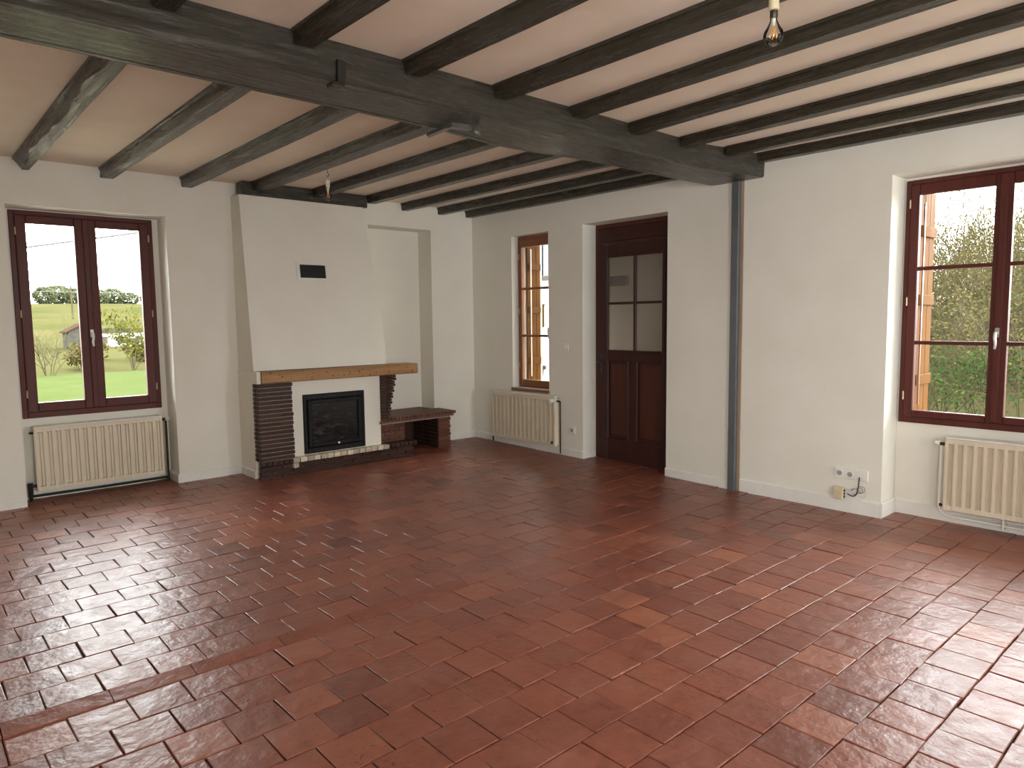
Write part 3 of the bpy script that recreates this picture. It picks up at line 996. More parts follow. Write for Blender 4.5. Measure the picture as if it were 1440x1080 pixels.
# ------------------------------------------------------------------ fireplace
fp = thing('fireplace', 'white chimney hood over a dark brick fireplace with pale hearth bricks', 'fireplace', (-2.34, -.24, -.02))
BC = {}
BR = random.Random(5)
def brick(parent, mat, x0, x1, y0, y1, z0, z1, jit=.002, name='brick', rz=0.0):
    key = (mat, round(x1 - x0, 3), round(y1 - y0, 3), round(z1 - z0, 3))
    if key not in BC:
        m = MB()
        hx, hy, hz = (x1 - x0) / 2, (y1 - y0) / 2, (z1 - z0) / 2
        m.box(-hx, hx, -hy, hy, -hz, hz, bevel=.005)
        bmesh.ops.recalc_face_normals(m.bm, faces=m.bm.faces[:])
        me = bpy.data.meshes.new('brick')
        m.bm.to_mesh(me); m.bm.free()
        me.materials.append(M[mat])
        BC[key] = me
    o = bpy.data.objects.new(name, BC[key])
    COL.objects.link(o)
    o.parent = parent
    c = Vector(((x0 + x1) / 2 + BR.uniform(-jit, jit), (y0 + y1) / 2 + BR.uniform(-jit, jit), (z0 + z1) / 2))
    o.location = c - WLOC[parent.name]
    o.rotation_euler = (0, 0, BR.uniform(-.006, .006) + rz)
    return o

# white masonry body with firebox opening
FB0, FB1, FBZ0, FBZ1 = -2.560, -1.862, 0.168, 0.775
m = MB()
m.grid([-3.018, FB0, FB1, -1.664], [-.06, FBZ0, FBZ1, .917], lambda u, v: not inside(u, v, (FB0, FB1, FBZ0, FBZ1)), -.425, -.001, FY)
m.build('surround', 'wall', fp)
part('cheek', 'wall', fp, (-3.034, -3.018, -.365, -.001, -.05, 1.035))
# hood: tapering chimney breast, kinked door-side edge
m = MB()
prof = [(1.036, -.385, -1.552), (1.25, -.362, -1.549), (1.516, -.332, -1.552), (1.8, -.300, -1.580), (2.2, -.253, -1.617), (2.737, -.190, -1.668)]
m.rings([[(-3.026, -.001, z), (-3.026 + (z - 1.036) * .006, yf, z), (xr, yf, z), (xr, -.001, z)] for z, yf, xr in prof])
m.build('hood', 'wall', fp)
part('ledge', 'wall', fp, (-3.034, -2.995, -.470, -.366, .918, 1.035))
m = MB()
for (a, b, n_) in (((-3.035, -.002), (-3.035, -.372), (-1, 0)),):
    prof = [(0, -.01), (.014, -.01), (.014, .07), (.006, .082), (0, .082)]
    m.rings([[(x + n_[0] * p, y, fz(x, y) + q) for p, q in prof] for x, y in (a, b)])
m.build('skirting', 'white', fp)
# left pillar: thin dark courses over pale mortar
part('pillar_mortar', 'mortar', fp, (-3.026, -2.694, -.472, -.426, .155, .916), (-3.026, -3.0185, -.4255, -.372, .155, .916))
nC = 18
ph = (.916 - .158) / nC
for i in range(nC):
    z0 = .158 + i * ph
    e = BR.uniform(-.006, .006)
    if i % 2:
        brick(fp, 'brick', -3.034, -2.9085, -.482, -.373 - .053, z0 + .004, z0 + ph - .003)
        brick(fp, 'brick', -2.908, -2.686 + e, -.482, -.426, z0 + .004, z0 + ph - .003)
    else:
        brick(fp, 'brick', -3.034, -2.8135, -.482, -.426, z0 + .004, z0 + ph - .003)
        brick(fp, 'brick', -2.813, -2.686 + e, -.482, -.426, z0 + .004, z0 + ph - .003)
    brick(fp, 'brick', -3.040, -3.0195, -.4255, -.366, z0 + .004, z0 + ph - .003)
# right pilaster, corbelled outwards
part('pilaster_mortar', 'mortar_dark', fp, (-1.660, -1.585, -.448, -.05, .43, .916))
nP = 15
pp = (.916 - .435) / nP
for i in range(nP):
    z0 = .435 + i * pp
    xr = -1.572 + .105 * i / (nP - 1)
    brick(fp, 'brick', -1.662, -1.60, -.458, -.33, z0 + .003, z0 + pp - .002, .001)
    brick(fp, 'brick', -1.597, xr + (.010 if i % 2 else -.004), -.458, -.33, z0 + .003, z0 + pp - .002, .001)
# hearth base: three courses and a capping of bricks on edge
part('hearth_mortar', 'mortar_dark', fp, (-3.028, -1.285, -.470, -.427, -.05, .112))
for i in range(3):
    z0 = -.032 + i * .048
    x = -3.036 - (.11 if i % 2 else 0)
    while x < -1.29:
        a, b = max(x, -3.036), min(x + .218, -1.275)
        if b - a > .03:
            brick(fp, 'brick', a, b - .004, -.484, -.428, z0 + .003, z0 + .045)
        x += .22
x = -3.038
while x < -2.735:
    brick(fp, 'brick', x, x + .054, -.498, -.440, .114, .157); x += .058
x = -2.715
k = 0
while x < -1.66:
    brick(fp, 'brick_cream', x, x + .068, -.515 - BR.uniform(0, .006), -.427, .116, .163, rz=BR.uniform(-.02, .02)); x += .0735; k += 1
brick(fp, 'brick_cream', -2.715, -2.655, -.505, -.47, .062, .112, name='chipped_brick', rz=.2)
x = -1.640
while x < -1.29:
    brick(fp, 'brick', x, x + .054, -.500, -.335, .114, .158); x += .058
part('hearth_end', 'mortar_dark', fp, (-1.640, -1.285, -.4265, -.336, -.05, .112))
for i in range(3):
    z0 = -.032 + i * .048
    brick(fp, 'brick', -1.2848, -1.268, -.474, -.34, z0 + .003, z0 + .045, .0005)

# mantel
mt = thing('mantel_beam', 'golden oak mantel beam with dark knots above the fireplace opening', 'mantel', (-2.1, -.4, .92))
m = MB()
secs = []
for i in range(25):
    x = -2.992 + (2.992 - 1.212) * i / 24
    a = noise.noise(Vector((x * 3, 1, 0))) * .004
    b_ = noise.noise(Vector((x * 3, 5, 0))) * .004
    secs.append([(x, -.494 + a, .9205), (x, -.502 + a, .928 + b_ * .5), (x, -.500 + a, 1.022 + b_), (x, -.492 + a, 1.0305), (x, -.29, 1.0305), (x, -.29, .9205)])
m.rings(secs)
m.build('beam', 'oak', mt, smooth=True)

# insert
ins = thing('stove_insert', 'black cast iron stove insert with sooty glass door', 'stove', (-2.21, -.3, .17))
part('body', 'cast', ins, (FB0 + .006, FB1 - .006, -.405, -.02, FBZ0 + .003, FBZ1 - .006))
fm_ = frame_mesh(ins, 'frame', 'cast', FY, FB0 + .003, FB1 - .003, FBZ0 + .003, FBZ1 - .003, .035, .035, .05, .055, -.440, -.4055, .004)
for i in range(9):
    part('vent_slot', 'black', fm_, (FB0 + .10 + i * .058, FB0 + .14 + i * .058, -.4435, -.4405, FBZ1 - .034, FBZ1 - .022))
for i in range(9):
    part('vent_slot', 'black', fm_, (FB0 + .10 + i * .058, FB0 + .14 + i * .058, -.4435, -.4405, FBZ0 + .022, FBZ0 + .034))
dr_ = frame_mesh(ins, 'stove_door', 'cast', FY, FB0 + .045, FB1 - .045, FBZ0 + .065, FBZ1 - .060, .04, .04, .04, .04, -.452, -.4065, .006)
part('glass', 'stoveglass', dr_, (FB0 + .084, FB1 - .084, -.432, -.426, FBZ0 + .104, FBZ1 - .099))
m = MB(); m.tube([(-2.20, -.452, FBZ0 + .085), (-2.20, -.475, FBZ0 + .085)], .007, 8); m.lathe([(.006, -.474), (.013, -.478), (.013, -.486), (.006, -.490)], -2.20, 0, 12, 'y', FBZ0 + .085)
m.build('door_knob', 'steel', dr_, smooth=True)

# bench
bn = thing('brick_bench', 'low brown brick bench with open log space beside the fireplace', 'bench', (-1.1, -.05, 0))
part('left_core', 'mortar_dark', bn, (-1.655, -1.302, -.325, -.02, -.04, .355))
for i in range(8):
    z0 = .0 + i * .0445 - .004
    x = -1.658 - (.05 if i % 2 else .13)
    while x < -1.30:
        a, b = max(x, -1.658), min(x + .138, -1.292)
        if b - a > .02 and z0 > -.01:
            brick(bn, 'brick_bench', a, b - .005, -.338, -.3255, z0 + .003, z0 + .041, .0008)
        x += .14
part('pier_core', 'mortar_dark', bn, (-.812, -.660, -.318, .198, -.06, .355))
for i in range(8):
    z0 = -.012 + i * .046
    k = .006 if i % 2 else -.003
    brick(bn, 'brick_bench', -.822, -.648 + k, -.335, -.3185, z0 + .004, z0 + .043, .001)
    brick(bn, 'brick', -.824, -.8125, -.316, -.17, z0 + .004, z0 + .043, .0005)  # darker brick on the inner side puts the log-space shade into colour
    brick(bn, 'brick', -.824, -.8125, -.165, -.02, z0 + .004, z0 + .043, .0005)
    brick(bn, 'brick', -.824, -.8125, -.015, .195, z0 + .004, z0 + .043, .0005)
    brick(bn, 'brick_bench', -.6595, -.645 + k, -.318, -.17, z0 + .004, z0 + .043, .0005)
    brick(bn, 'brick_bench', -.6595, -.645 + k, -.165, -.02, z0 + .004, z0 + .043, .0005)
part('back_lining', 'brick', bn, (-1.497, -.650, .20, .262, -.05, .355))  # dark panel standing in for the shade inside the log space
part('lintel_bar', 'mortar', bn, (-1.655, -.66, -.336, -.300, .356, .366))
part('slab', 'mortar_dark', bn, (-1.655, -.600, -.338, -.002, .3665, .396), (-1.498, -.645, -.0018, .262, .3665, .396))
x = -1.640
while x < -.625:
    brick(bn, 'brick_bench', x, x + .046, -.368, -.175, .396, .430, .0015)
    brick(bn, 'brick_bench', x, x + .046, -.171, -.004, .396, .430, .0012)
    if -1.49 < x < -.70:
        brick(bn, 'brick_bench', x, x + .046, .0, .255, .396, .430, .0008)
    x += .0505
brick(bn, 'brick_bench', -1.700, -1.664, -.475, -.462, .386, .418, name='stub')
# air vent
av = thing('air_vent', 'small black hot-air vent in a white frame on the chimney hood', 'vent', (-2.32, -.285, 1.93))
yv = lambda z: -.300 + (z - 1.8) / .4 * .047
def slab_on_hood(m, x0, x1, z0, z1, o0, o1):
    m.rings([[(x0, yv(z0) - o0, z0), (x1, yv(z0) - o0, z0), (x1, yv(z0) - o1, z0), (x0, yv(z0) - o1, z0)],
             [(x0, yv(z1) - o0, z1), (x1, yv(z1) - o0, z1), (x1, yv(z1) - o1, z1), (x0, yv(z1) - o1, z1)]])
vx0, vx1, vz0, vz1 = -2.500, -2.160, 1.930, 2.108
m = MB()
slab_on_hood(m, vx0, vx0 + .034, vz0, vz1, .001, .013); slab_on_hood(m, vx1 - .024, vx1, vz0, vz1, .001, .013)
slab_on_hood(m, vx0 + .034, vx1 - .024, vz0, vz0 + .022, .001, .013); slab_on_hood(m, vx0 + .034, vx1 - .024, vz1 - .022, vz1, .001, .013)
m.build('frame', 'white', av)
m = MB(); slab_on_hood(m, vx0 + .034, vx1 - .024, vz0 + .022, vz1 - .022, .0012, .004); m.build('backing', 'black', av)
for i in range(7):
    z = vz0 + .034 + i * .0185
    m = MB(); slab_on_hood(m, vx0 + .035, vx1 - .025, z, z + .004, .0042, .011); m.build('slat', 'black', av)

# ------------------------------------------------------------------ bare bulbs
def bulb_lamp(label, x, y, zhook, cord, R, socket_mat, cap_mat):
    t = thing('bare_bulb_lamp', label, 'lamp', (x, y, zhook))
    zt = zhook - cord
    m = MB()
    m.tube([(x, y, zhook + .001), (x, y, zhook - .02), (x + .012, y, zhook - .032), (x + .014, y, zhook - .045), (x, y, zhook - .055), (x - .012, y, zhook - .045)], .004, 8)
    m.build('hook', 'iron', t, smooth=True)
    m = MB()
    m.tube([(x, y, zhook - .05), (x + .014, y + .004, zhook - .05 - (cord - .05) * .5), (x + .004, y, zt)], .0028, 6)
    m.tube([(x, y, zhook - .05), (x - .012, y - .003, zhook - .05 - (cord - .05) * .5), (x - .004, y, zt)], .0028, 6)
    m.build('cord', 'beige_plastic', t, smooth=True)
    s = R / .034
    m = MB(); m.lathe([(.006 * s, zt), (.012 * s, zt - .004), (.0165 * s, zt - .010), (.0165 * s, zt - .048 * s), (.0175 * s, zt - .050 * s), (.0175 * s, zt - .056 * s), (.012 * s, zt - .058 * s)], x, y, 18)
    m.build('socket', socket_mat, t, smooth=True)
    z1 = zt - .0585 * s
    m = MB(); m.lathe([(.0125 * s, z1), (.0125 * s, z1 - .020 * s), (.0105 * s, z1 - .024 * s)], x, y, 16)
    m.build('screw_cap', cap_mat, t, smooth=True)
    z2 = z1 - .0245 * s
    prof = []
    zc, Rb = z2 - .054 * s, .0325 * s
    for i in range(7):
        k = i / 6
        prof.append(((.0105 + (.0268 - .0105) * (k ** 1.5)) * s, z2 - k * (.054 - .0184) * s))
    for i in range(1, 13):
        q = math.radians(34.5 - i * 124.5 / 12)
        prof.append((max(.0012, Rb * math.cos(q)), zc + Rb * math.sin(q)))
    m = MB(); m.lathe(prof, x, y, 24)
    gl = m.build('glass_bulb', 'bulb', t, smooth=True)
    m = MB(); m.lathe([(.007 * s, z2 - .001), (.005 * s, z2 - .02 * s), (.003 * s, z2 - .03 * s)], x, y, 10); m.build('stem', 'plastic', gl, smooth=True)
    for k in range(4):
        a = PI / 4 + k * PI / 2
        m = MB(); m.tube([(x + .005 * s * math.cos(a), y + .005 * s * math.sin(a), z2 - .024 * s), (x + .010 * s * math.cos(a), y + .010 * s * math.sin(a), z2 - .062 * s)], .0016 * s, 6)
        m.build('filament', 'filament', gl)
    return t
bulb_lamp('bare filament bulb in a white socket hanging before the chimney hood', -2.745, -1.47, 2.789, .08, .036, 'plastic', 'brass')
bulb_lamp('bare filament bulb in a brown socket hanging near the large window', -3.432, -5.868, 2.800, .246, .034, 'beige_plastic', 'brass_dark')

# ------------------------------------------------------------------ electrics
sw = thing('light_switch', 'white light switch between narrow window and door', 'switch', (0, -1.635, 1.15))
part('plate', 'plastic', sw, (-.010, -.001, -1.678, -1.592, 1.150, 1.236), bevel=.003)
m = MB(); m.lathe([(.022, -.0105), (.022, -.014), (.017, -.016)], 0, -1.635, 20, 'x', 1.193); m.build('button', 'plastic', sw, smooth=True)

def socket_round(parent, y, z, x=-.010):
    m = MB(); m.lathe([(.026, x - .0005), (.026, x - .004), (.021, x - .0042), (.020, x - .0015), (.004, x - .0012)], 0, y, 24, 'x', z)
    w_ = m.build('outlet', 'plastic', parent, smooth=True)
    for dy, dz, rr in ((-.0095, 0, .003), (.0095, 0, .003)):
        m = MB(); m.lathe([(rr, x - .0045), (rr, x - .0020)], 0, y + dy, 8, 'x', z + dz); m.build('pin_hole', 'black_plastic', w_)
    m = MB(); m.lathe([(.0025, x - .012), (.0025, x - .002)], 0, y, 8, 'x', z + .011); m.build('earth_pin', 'steel', w_)
    m = MB(); m.lathe([(.0195, x - .0049), (.0195, x - .0043)], 0, y, 20, 'x', z); m.build('recess', 'recess', w_)
ws = thing('wall_socket', 'single white wall socket low beside the door opening', 'socket', (0, -1.733, .22))
part('plate', 'plastic', ws, (-.010, -.001, -1.776, -1.690, .226, .312), bevel=.003)
socket_round(ws, -1.733, .269)
ts = thing('triple_socket', 'white triple wall socket plate above a junction box', 'socket', (0, -4.76, .21))
part('plate', 'plastic', ts, (-.012, -.001, -4.893, -4.632, .205, .290), bevel=.003)
socket_round(ts, -4.676, .248, -.012)
socket_round(ts, -4.757, .246, -.012)
part('blank_module', 'plastic', ts, (-.0145, -.0125, -4.872, -4.808, .214, .280), bevel=.001)
jb = thing('junction_box', 'open beige junction box with loose wires above the baseboard', 'junction box', (-.03, -4.69, .04))
part('box', 'beige_plastic', jb, (-.062, -.019, -4.726, -4.652, .043, .140), bevel=.003)
part('cover', 'beige_plastic', jb, (-.070, -.0625, -4.722, -4.656, .048, .120), bevel=.002)
for z in (.065, .09, .115):
    m = MB(); m.lathe([(.009, -4.7265), (.009, -4.732)], -.04, 0, 10, 'y', z); m.build('grommet', 'black_plastic', jb)
part('base_plate', 'plastic', jb, (-.024, -.0185, -4.86, -4.727, .050, .125), bevel=.001)
cb = thing('black_cable', 'black cable bent from the triple socket down to the junction box', 'cable', (-.02, -4.8, .08))
m = MB()
pts = []
for i in range(17):
    k = i / 16
    a = -4.832 * (1 - k) ** 3 + 3 * -4.845 * k * (1 - k) ** 2 + 3 * -4.86 * k * k * (1 - k) + -4.733 * k ** 3
    zz = .232 * (1 - k) ** 3 + 3 * .17 * k * (1 - k) ** 2 + 3 * .04 * k * k * (1 - k) + .095 * k ** 3
    pts.append((-.016 - .045 * math.sin(k * PI), a, zz))
m.tube(pts, .0045, 8)
m.build('sheath', 'black_plastic', cb, smooth=True)
wl = thing('wire_coil', 'small coil of thin loose wires beside the junction box', 'wire', (-.03, -4.8, .1))
WR = random.Random(3)
for j in range(5):
    m = MB()
    cy, cz, rr = -4.80 - .018 * j + WR.uniform(-.01, .01), .115 + WR.uniform(-.03, .03), .022 + WR.uniform(0, .016)
    m.tube([(-.028 - .006 * j + .006 * math.sin(3 * q), cy + rr * math.cos(q), cz + rr * .9 * math.sin(q)) for q in [i * .45 for i in range(13)]], .0020, 6)
    m.build('wire', ['brass_dark', 'beige_plastic', 'iron_grey'][j % 3], wl, smooth=True)

# ------------------------------------------------------------------ outdoors
def bezier_ground():
    m = MB()
    ysg = [TO + .001, 4, 8, 12, 18, 25]
    xg = [-45, -20, -8, -2, 3, 8, 20, 45]
    vv = [[m.bm.verts.new((x, y, -.40)) for x in xg] for y in ysg]
    for a, b in zip(vv, vv[1:]):
        for i in range(len(xg) - 1):
            m.bm.faces.new((a[i], a[i + 1], b[i + 1], b[i]))
    return m
m = bezier_ground()
o = m.build('lawn', 'lawn', recalc=False)
struct(o, 'green lawn outside the window left of the fireplace', 'lawn')
m = MB()
yy = [24, 30, 36, 44, 60, 90, 130, 180, 240, 300]
zz = [-.75, -.22, -.30, -.1, .5, 2.0, 4.0, 6.0, 8.0, 8.5]
xg = [-200, -60, -20, 0, 10, 25, 45, 80, 140, 300]
vv = [[m.bm.verts.new((x, y, z + (.006 * y if y > 40 else .2) * noise.noise(Vector((x * .05, y * .05, 0))))) for x in xg] for y, z in zip(yy, zz)]
for a, b in zip(vv, vv[1:]):
    for i in range(len(xg) - 1):
        m.bm.faces.new((a[i], a[i + 1], b[i + 1], b[i]))
o = m.build('field', 'field', recalc=False, smooth=True)
struct(o, 'pale dry field rising to a tree line beyond the lawn', 'field')
m = MB()
vv = [[m.bm.verts.new((x, y, -.40 + .45 * noise.noise(Vector((x * .5, y * .5, 2))) * (x > 5) + 1.8 * min(1, max(0, (x - 7) / 9)))) for x in (TO + .001, 3, 6, 9, 11, 13, 15, 17, 20, 26, 45)] for y in (-45, -25, -15, -9, -7, -5.5, -4.5, -3.5, -2.5, -1.5, 0, TO, 4)]
for a, b in zip(vv, vv[1:]):
    for i in range(10):
        m.bm.faces.new((a[i], a[i + 1], b[i + 1], b[i]))
o = m.build('scrub_ground', 'scrub', recalc=False, smooth=True)
struct(o, 'brown scrubby ground outside the large window', 'ground')

M['gravel'] = plain('pale_yard_gravel', (0.24, 0.22, 0.17), 0.9, 0.0, var=0.15, scale=30, bump=0.4)  # pale ground out of view, added to reflect skylight onto beams and ceiling
m = MB()
for (x0, x1, y0, y1) in ((-13, TO + 4.0, TO + .003, 9.0), (TO + .003, TO + 4.0, -14, TO + .002)):
    m.box(x0, x1, y0, y1, -.45, -.375)
struct(m.build('gravel_yard', 'gravel'), 'pale gravel yard running along the outside of the house', 'yard')

def shrub(name, label, cat, x, y, z, h, spread, nst, depth, mat, seed, group=None, leaves=None, nleaf=0, lsize=.05, thick=.022, leafmat2=None, n2=0, lean=0.5):
    rn = random.Random(seed)
    t = thing(name, label, cat, (x, y, z), group)
    V, F, tips = [], [], []
    def seg(a, b, ra, rb):
        d = (b - a).normalized()
        u = d.orthogonal().normalized()
        v = d.cross(u)
        i0 = len(V)
        for p, r_ in ((a, ra), (b, rb)):
            for k in range(3):
                q = 2 * PI * k / 3
                V.append(tuple(p + r_ * (math.cos(q) * u + math.sin(q) * v)))
        for k in range(3):
            j = (k + 1) % 3
            F.append((i0 + k, i0 + j, i0 + 3 + j, i0 + 3 + k))
    def grow(p, d, L, r_, lev):
        ns = 3
        for i in range(ns):
            d2 = (d + Vector((rn.gauss(0, .16), rn.gauss(0, .16), rn.gauss(.04, .12)))).normalized()
            q = p + d2 * L / ns
            if q.z < .02:
                q.z = .02
            r2 = r_ * .78
            seg(p, q, r_, r2)
            p, d, r_ = q, d2, r2
            tips.append(p.copy())
            if lev > 0:
                for _ in range(rn.choice((1, 1, 2))):
                    ax = Vector((rn.gauss(0, 1), rn.gauss(0, 1), rn.gauss(.25, .5))).normalized()
                    grow(p, (d + ax * .85).normalized(), L * rn.uniform(.5, .75), r_ * .7, lev - 1)
    for k in range(nst):
        a = 2 * PI * k / nst + rn.uniform(-.4, .4)
        s_ = rn.uniform(.1, 1) * lean
        d = Vector((math.cos(a) * s_, math.sin(a) * s_, 1)).normalized()
        b0 = Vector((math.cos(a) * spread * rn.uniform(.1, .5), math.sin(a) * spread * rn.uniform(.1, .5), 0))
        grow(b0, d, h * rn.uniform(.45, .7), thick * rn.uniform(.7, 1.1), depth)
    me = bpy.data.meshes.new('branches')
    me.from_pydata(V, [], F)
    me.materials.append(M[mat])
    o = bpy.data.objects.new('branches', me)
    COL.objects.link(o)
    o.parent = t
    def leafpart(nm, mt, cnt, size, low):
        V, F = [], []
        pool = [p for p in tips if p.z < low * h] or tips
        for _ in range(cnt):
            p = rn.choice(pool) + Vector((rn.gauss(0, .09), rn.gauss(0, .09), rn.gauss(0, .09)))
            p.z = max(.03, p.z)
            a = Vector((rn.gauss(0, 1), rn.gauss(0, 1), rn.gauss(0, 1))).normalized() * size * rn.uniform(.6, 1.3)
            b = a.orthogonal().normalized() * size * .6
            i0 = len(V)
            V.extend([tuple(p - a), tuple(p + b), tuple(p + a), tuple(p - b)])
            F.append((i0, i0 + 1, i0 + 2, i0 + 3))
        me = bpy.data.meshes.new(nm)
        me.from_pydata(V, [], F)
        me.materials.append(M[mt])
        o = bpy.data.objects.new(nm, me)
        COL.objects.link(o)
        o.parent = t
        o['kind'] = 'stuff'
    if leaves:
        leafpart('leaves', leaves, nleaf, lsize, 1.4)
    if leafmat2:
        leafpart('ivy', leafmat2, n2, lsize * 1.1, .55)
    return t

# bare hedge outside the large window
SR = random.Random(21)
hs = [(6.6, -3.1, 2.1), (6.9, -4.3, 2.2), (7.2, -5.8, 2.0), (7.0, -1.6, 2.1), (9.3, -2.2, 2.7), (9.6, -3.4, 2.9), (9.1, -0.8, 2.7), (9.9, -4.9, 2.6), (12.0, -1.2, 3.1), (12.2, -2.7, 3.3), (12.6, -4.0, 3.2), (8.2, 0.0, 2.4),
      (10.8, -1.6, 2.0), (10.9, -3.0, 2.1), (11.0, -4.4, 2.0), (13.6, -2.0, 2.4), (13.8, -3.4, 2.4), (12.5, 0.6, 3.4), (15.5, -1.6, 3.9), (15.5, -3.4, 4.0), (15.5, 0.8, 3.8), (8.2, -7.2, 2.4)]
lab_h = ['tangled bare pale bush with ivy growing at its foot outside the large window', 'tall bare bush standing behind the front bushes outside the large window']
for i, (x, y, h_) in enumerate(hs):
    shrub('bare_bush', lab_h[0] if x < 9 else lab_h[1], 'bush', x, y, -.42 + 2.0 * min(1, max(0, (x - 7) / 9)), h_ * (1.15 if x < 9 else 1.1), .9, 22 if x < 9 else 32, 3, 'branch', 100 + i,
          'front bushes outside the large window' if x < 9 else 'rear bushes outside the large window',
          'leaf_tan', 900 if x < 9 else 2600, .026, .013 if x < 9 else .017, 'leaf_ivy', 1600 if x < 9 else 900, lean=.9 if x < 9 else .5)

# beyond the lawn
shrub('bare_shrub', 'leafless many-stemmed shrub at the edge of the lawn', 'shrub', -1.0, 24.6, -.42, 1.9, .5, 7, 3, 'branch', 5, thick=.03, lean=.7)
shrub('yellow_tree', 'young tree with yellow-green leaves at the edge of the lawn', 'tree', 2.2, 25.6, -.42, 2.2, .3, 4, 3, 'branch', 8, leaves='leaf_yellow', nleaf=500, lsize=.09, thick=.04)
for i, (x, y, s_) in enumerate([(0.6, 27, 1.0), (3.4, 29, 1.0), (1.6, 30, 1.1), (-2.4, 29, 1.0), (4.8, 31, 1.2)]):
    shrub('low_shrub', 'low brown shrub in the rough strip between lawn and field', 'shrub', x, y, -.38, s_, .6, 6, 2, 'branch', 60 + i, 'low shrubs beyond the lawn', 'leaf_tan', 500, .09, .03)

def far_tree(x, y, z, h, wdt, seed, label, group):
    rn = random.Random(seed)
    t = thing('far_tree', label, 'tree', (x, y, z), group)
    m = MB(); m.tube([(x, y, z - .3), (x + .1, y, z + h * .3), (x, y, z + h * .6)], [h * .04, h * .03, h * .02], 7); m.build('trunk', 'branch', t)
    V, F = [], []
    for _ in range(1500):
        a = Vector((rn.gauss(0, 1), rn.gauss(0, 1), rn.gauss(0, 1))).normalized() * rn.uniform(.75, 1.0)
        bmp = 1 + .25 * noise.noise(a * 2.2 + Vector((seed, 0, 0)))
        p = Vector((a.x * wdt / 2 * bmp, a.y * wdt / 2 * bmp, h * .55 + a.z * h * .42 * bmp))
        s_ = h * .055
        u = Vector((rn.gauss(0, 1), rn.gauss(0, 1), rn.gauss(0, 1))).normalized() * s_
        v = u.orthogonal().normalized() * s_ * .8
        i0 = len(V)
        V.extend([tuple(p - u), tuple(p + v), tuple(p + u), tuple(p - v)])
        F.append((i0, i0 + 1, i0 + 2, i0 + 3))
    me = bpy.data.meshes.new('crown')
    me.from_pydata(V, [], F)
    me.materials.append(M['leaf_far'])
    o = bpy.data.objects.new('crown', me)
    COL.objects.link(o)
    o.parent = t
    o['kind'] = 'stuff'
for i, (x, h_, wd) in enumerate([(30, 6.0, 6), (34, 6.8, 7), (38.5, 6.0, 7), (43, 5.5, 7), (48, 6.0, 7), (53, 5.2, 6), (58, 5.5, 7), (64, 6, 8)]):
    far_tree(x, 231 + (i % 3) * 3, 6.6, h_, wd, 30 + i, 'round distant tree in the row on top of the pale field', 'trees on the hilltop row')
m = thing('utility_pole', 'thin wooden utility pole standing in the pale field', 'pole', (12.6, 96, 2.2))
tubepart(m, 'shaft', 'branch', [(12.6, 96, 2.0), (12.6, 96, 6.5)], [.13, .10], 8)
part('crossarm', 'branch', m, (12.0, 13.2, 95.95, 96.05, 6.0, 6.15))
pc = []
for i in range(25):
    k = i / 24
    x = -14 + 28 * k
    pc.append((x, 12.0, 3.735 + (x + .79) * .2115 - 0.004 * (x + 2) ** 2 * 0 + .0))
cbx = tubepart(None, 'power_cable', 'black_plastic', pc, .028, 6)
tag(cbx, 'black overhead cable crossing the sky outside the lawn-side window', 'cable')
pc = [(-20 + 60 * i / 20, 40, 3.45 - .06 * math.sin(PI * i / 20)) for i in range(21)]
cbx = tubepart(None, 'power_cable', 'black_plastic', pc, .016, 6)
tag(cbx, 'thin far cable just above the tree line outside the lawn-side window', 'cable')
st = thing('stone_shed', 'small pale stone shed with sloping roof beyond the lawn', 'shed', (3.6, 45, -.2))
m = MB(); m.prism([(3.25, -.45), (4.9, -.45), (4.9, 1.0), (4.1, 1.5), (3.25, 1.05)], 45, 47, FY); m.build('walls', 'stone', st)
m = MB(); m.prism([(3.1, 1.0), (4.1, 1.52), (5.05, 1.0), (5.05, 1.08), (4.1, 1.62), (3.1, 1.08)], 44.9, 47.1, FY); m.build('roof', 'roof', st)
hs_ = thing('far_house', 'low white far house with brown roof behind the yellow tree', 'house', (6.2, 47, -.2))
part('walls', 'render_white', hs_, (5.05, 8.6, 47.2, 50, -.45, .95))
m = MB(); m.prism([(4.95, .95), (8.7, .95), (8.3, 1.25), (5.35, 1.25)], 47.1, 50.1, FY); m.build('roof', 'stone', hs_)
for x in (5.4, 6.5, 7.6):
    part('window', 'far_glass', hs_, (x, x + .5, 47.17, 47.199, .25, .7))

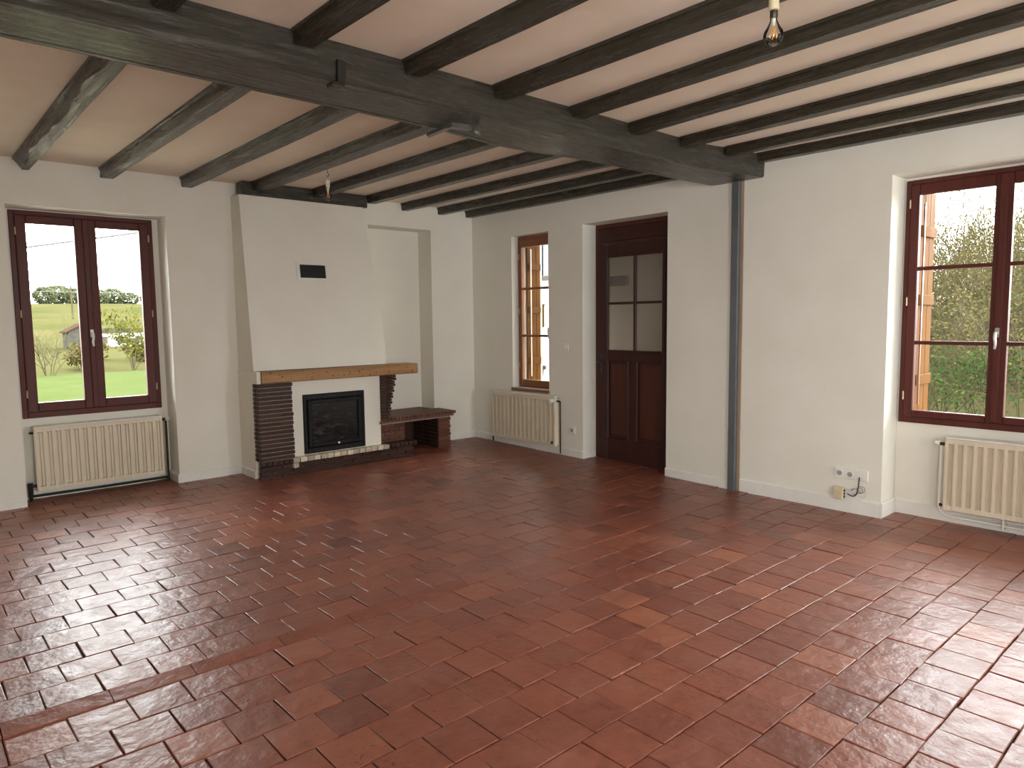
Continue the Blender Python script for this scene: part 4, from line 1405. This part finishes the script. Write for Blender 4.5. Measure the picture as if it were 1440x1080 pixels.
# neighbouring house seen through the narrow window
nh = thing('neighbour_house', 'white rendered house with slate-blue shutters outside the narrow window', 'house', (8.5, 8, -.4))
part('walls', 'render_white', nh, (8.0, 14, 4.2, 16, -.42, 5.6))
m = MB(); m.prism([(3.9, 5.6), (16.3, 5.6), (16.3, 5.75), (3.9, 5.75)], 7.7, 11, FX); m.prism([(3.9, 5.6), (16.3, 5.6), (13, 7.6), (7, 7.6)], 8.6, 13.5, FX); m.build('roof', 'roof', nh)
for (a, b, c0, c1) in ((6.35, 6.83, 2.70, 4.0), (10.2, 11.2, 2.70, 4.0), (10.2, 11.2, .4, 1.7), (13, 14, 2.7, 4.0)):
    wdw = part('window', 'far_glass', nh, (7.985, 7.999, a, b, c0, c1))
    part('sill', 'stone', wdw, (7.90, 7.984, a - .1, b + .4, c0 - .12, c0 - .02))
    for (p, q) in ((a - .36, a - .03), (b + .03, b + .36)):
        part('shutter', 'blue_shutter', wdw, (7.95, 7.984, p, q, c0, c1))
gb = thing('meter_box', 'tan meter box fixed to the white house outside the narrow window', 'box', (7.95, 7.0, 1.3))
part('body', 'tan_box', gb, (7.85, 7.999, 6.84, 7.10, 1.30, 1.90), bevel=.01)
part('lid', 'tan_box', gb, (7.83, 7.999, 6.82, 7.12, 1.905, 1.93))
ol = thing('outdoor_ledge', 'small stone ledge low on the white house outside the narrow window', 'ledge', (7.9, 6.95, .15))
part('slab', 'stone', ol, (7.75, 7.999, 6.78, 7.15, .15, .24), bevel=.02)
part('support', 'stone', ol, (7.88, 7.999, 6.90, 7.02, -.05, .149), bevel=.02)

# shutters folded into the reveals
def shutter(label, x0, x1, y, z0, z1):
    t = thing('wooden_shutter', label, 'shutter', ((x0 + x1) / 2, y, z0))
    nb_ = 3
    wb_ = (x1 - x0) / nb_
    for i in range(nb_):
        part('board', 'shutter', t, (x0 + i * wb_ + .002, x0 + (i + 1) * wb_ - .002, y - .012, y + .012, z0, z1), bevel=.003)
    for z in (z0 + .25, z1 - .35, (z0 + z1) / 2):
        part('batten', 'shutter', t, (x0 + .01, x1 - .01, y - .030, y - .0125, z, z + .08), bevel=.003)
    part('espagnolette', 'steel', t, (x0 + .03, x0 + .042, y - .042, y - .0305, z0 + .1, z1 - .1))
    return t
shutter('honey-brown wooden shutter opened outside the large window', .345, .690, -5.060, .70, 2.46)
shutter('honey-brown wooden shutter opened outside the narrow window', .215, .440, -0.775, .71, 2.45)
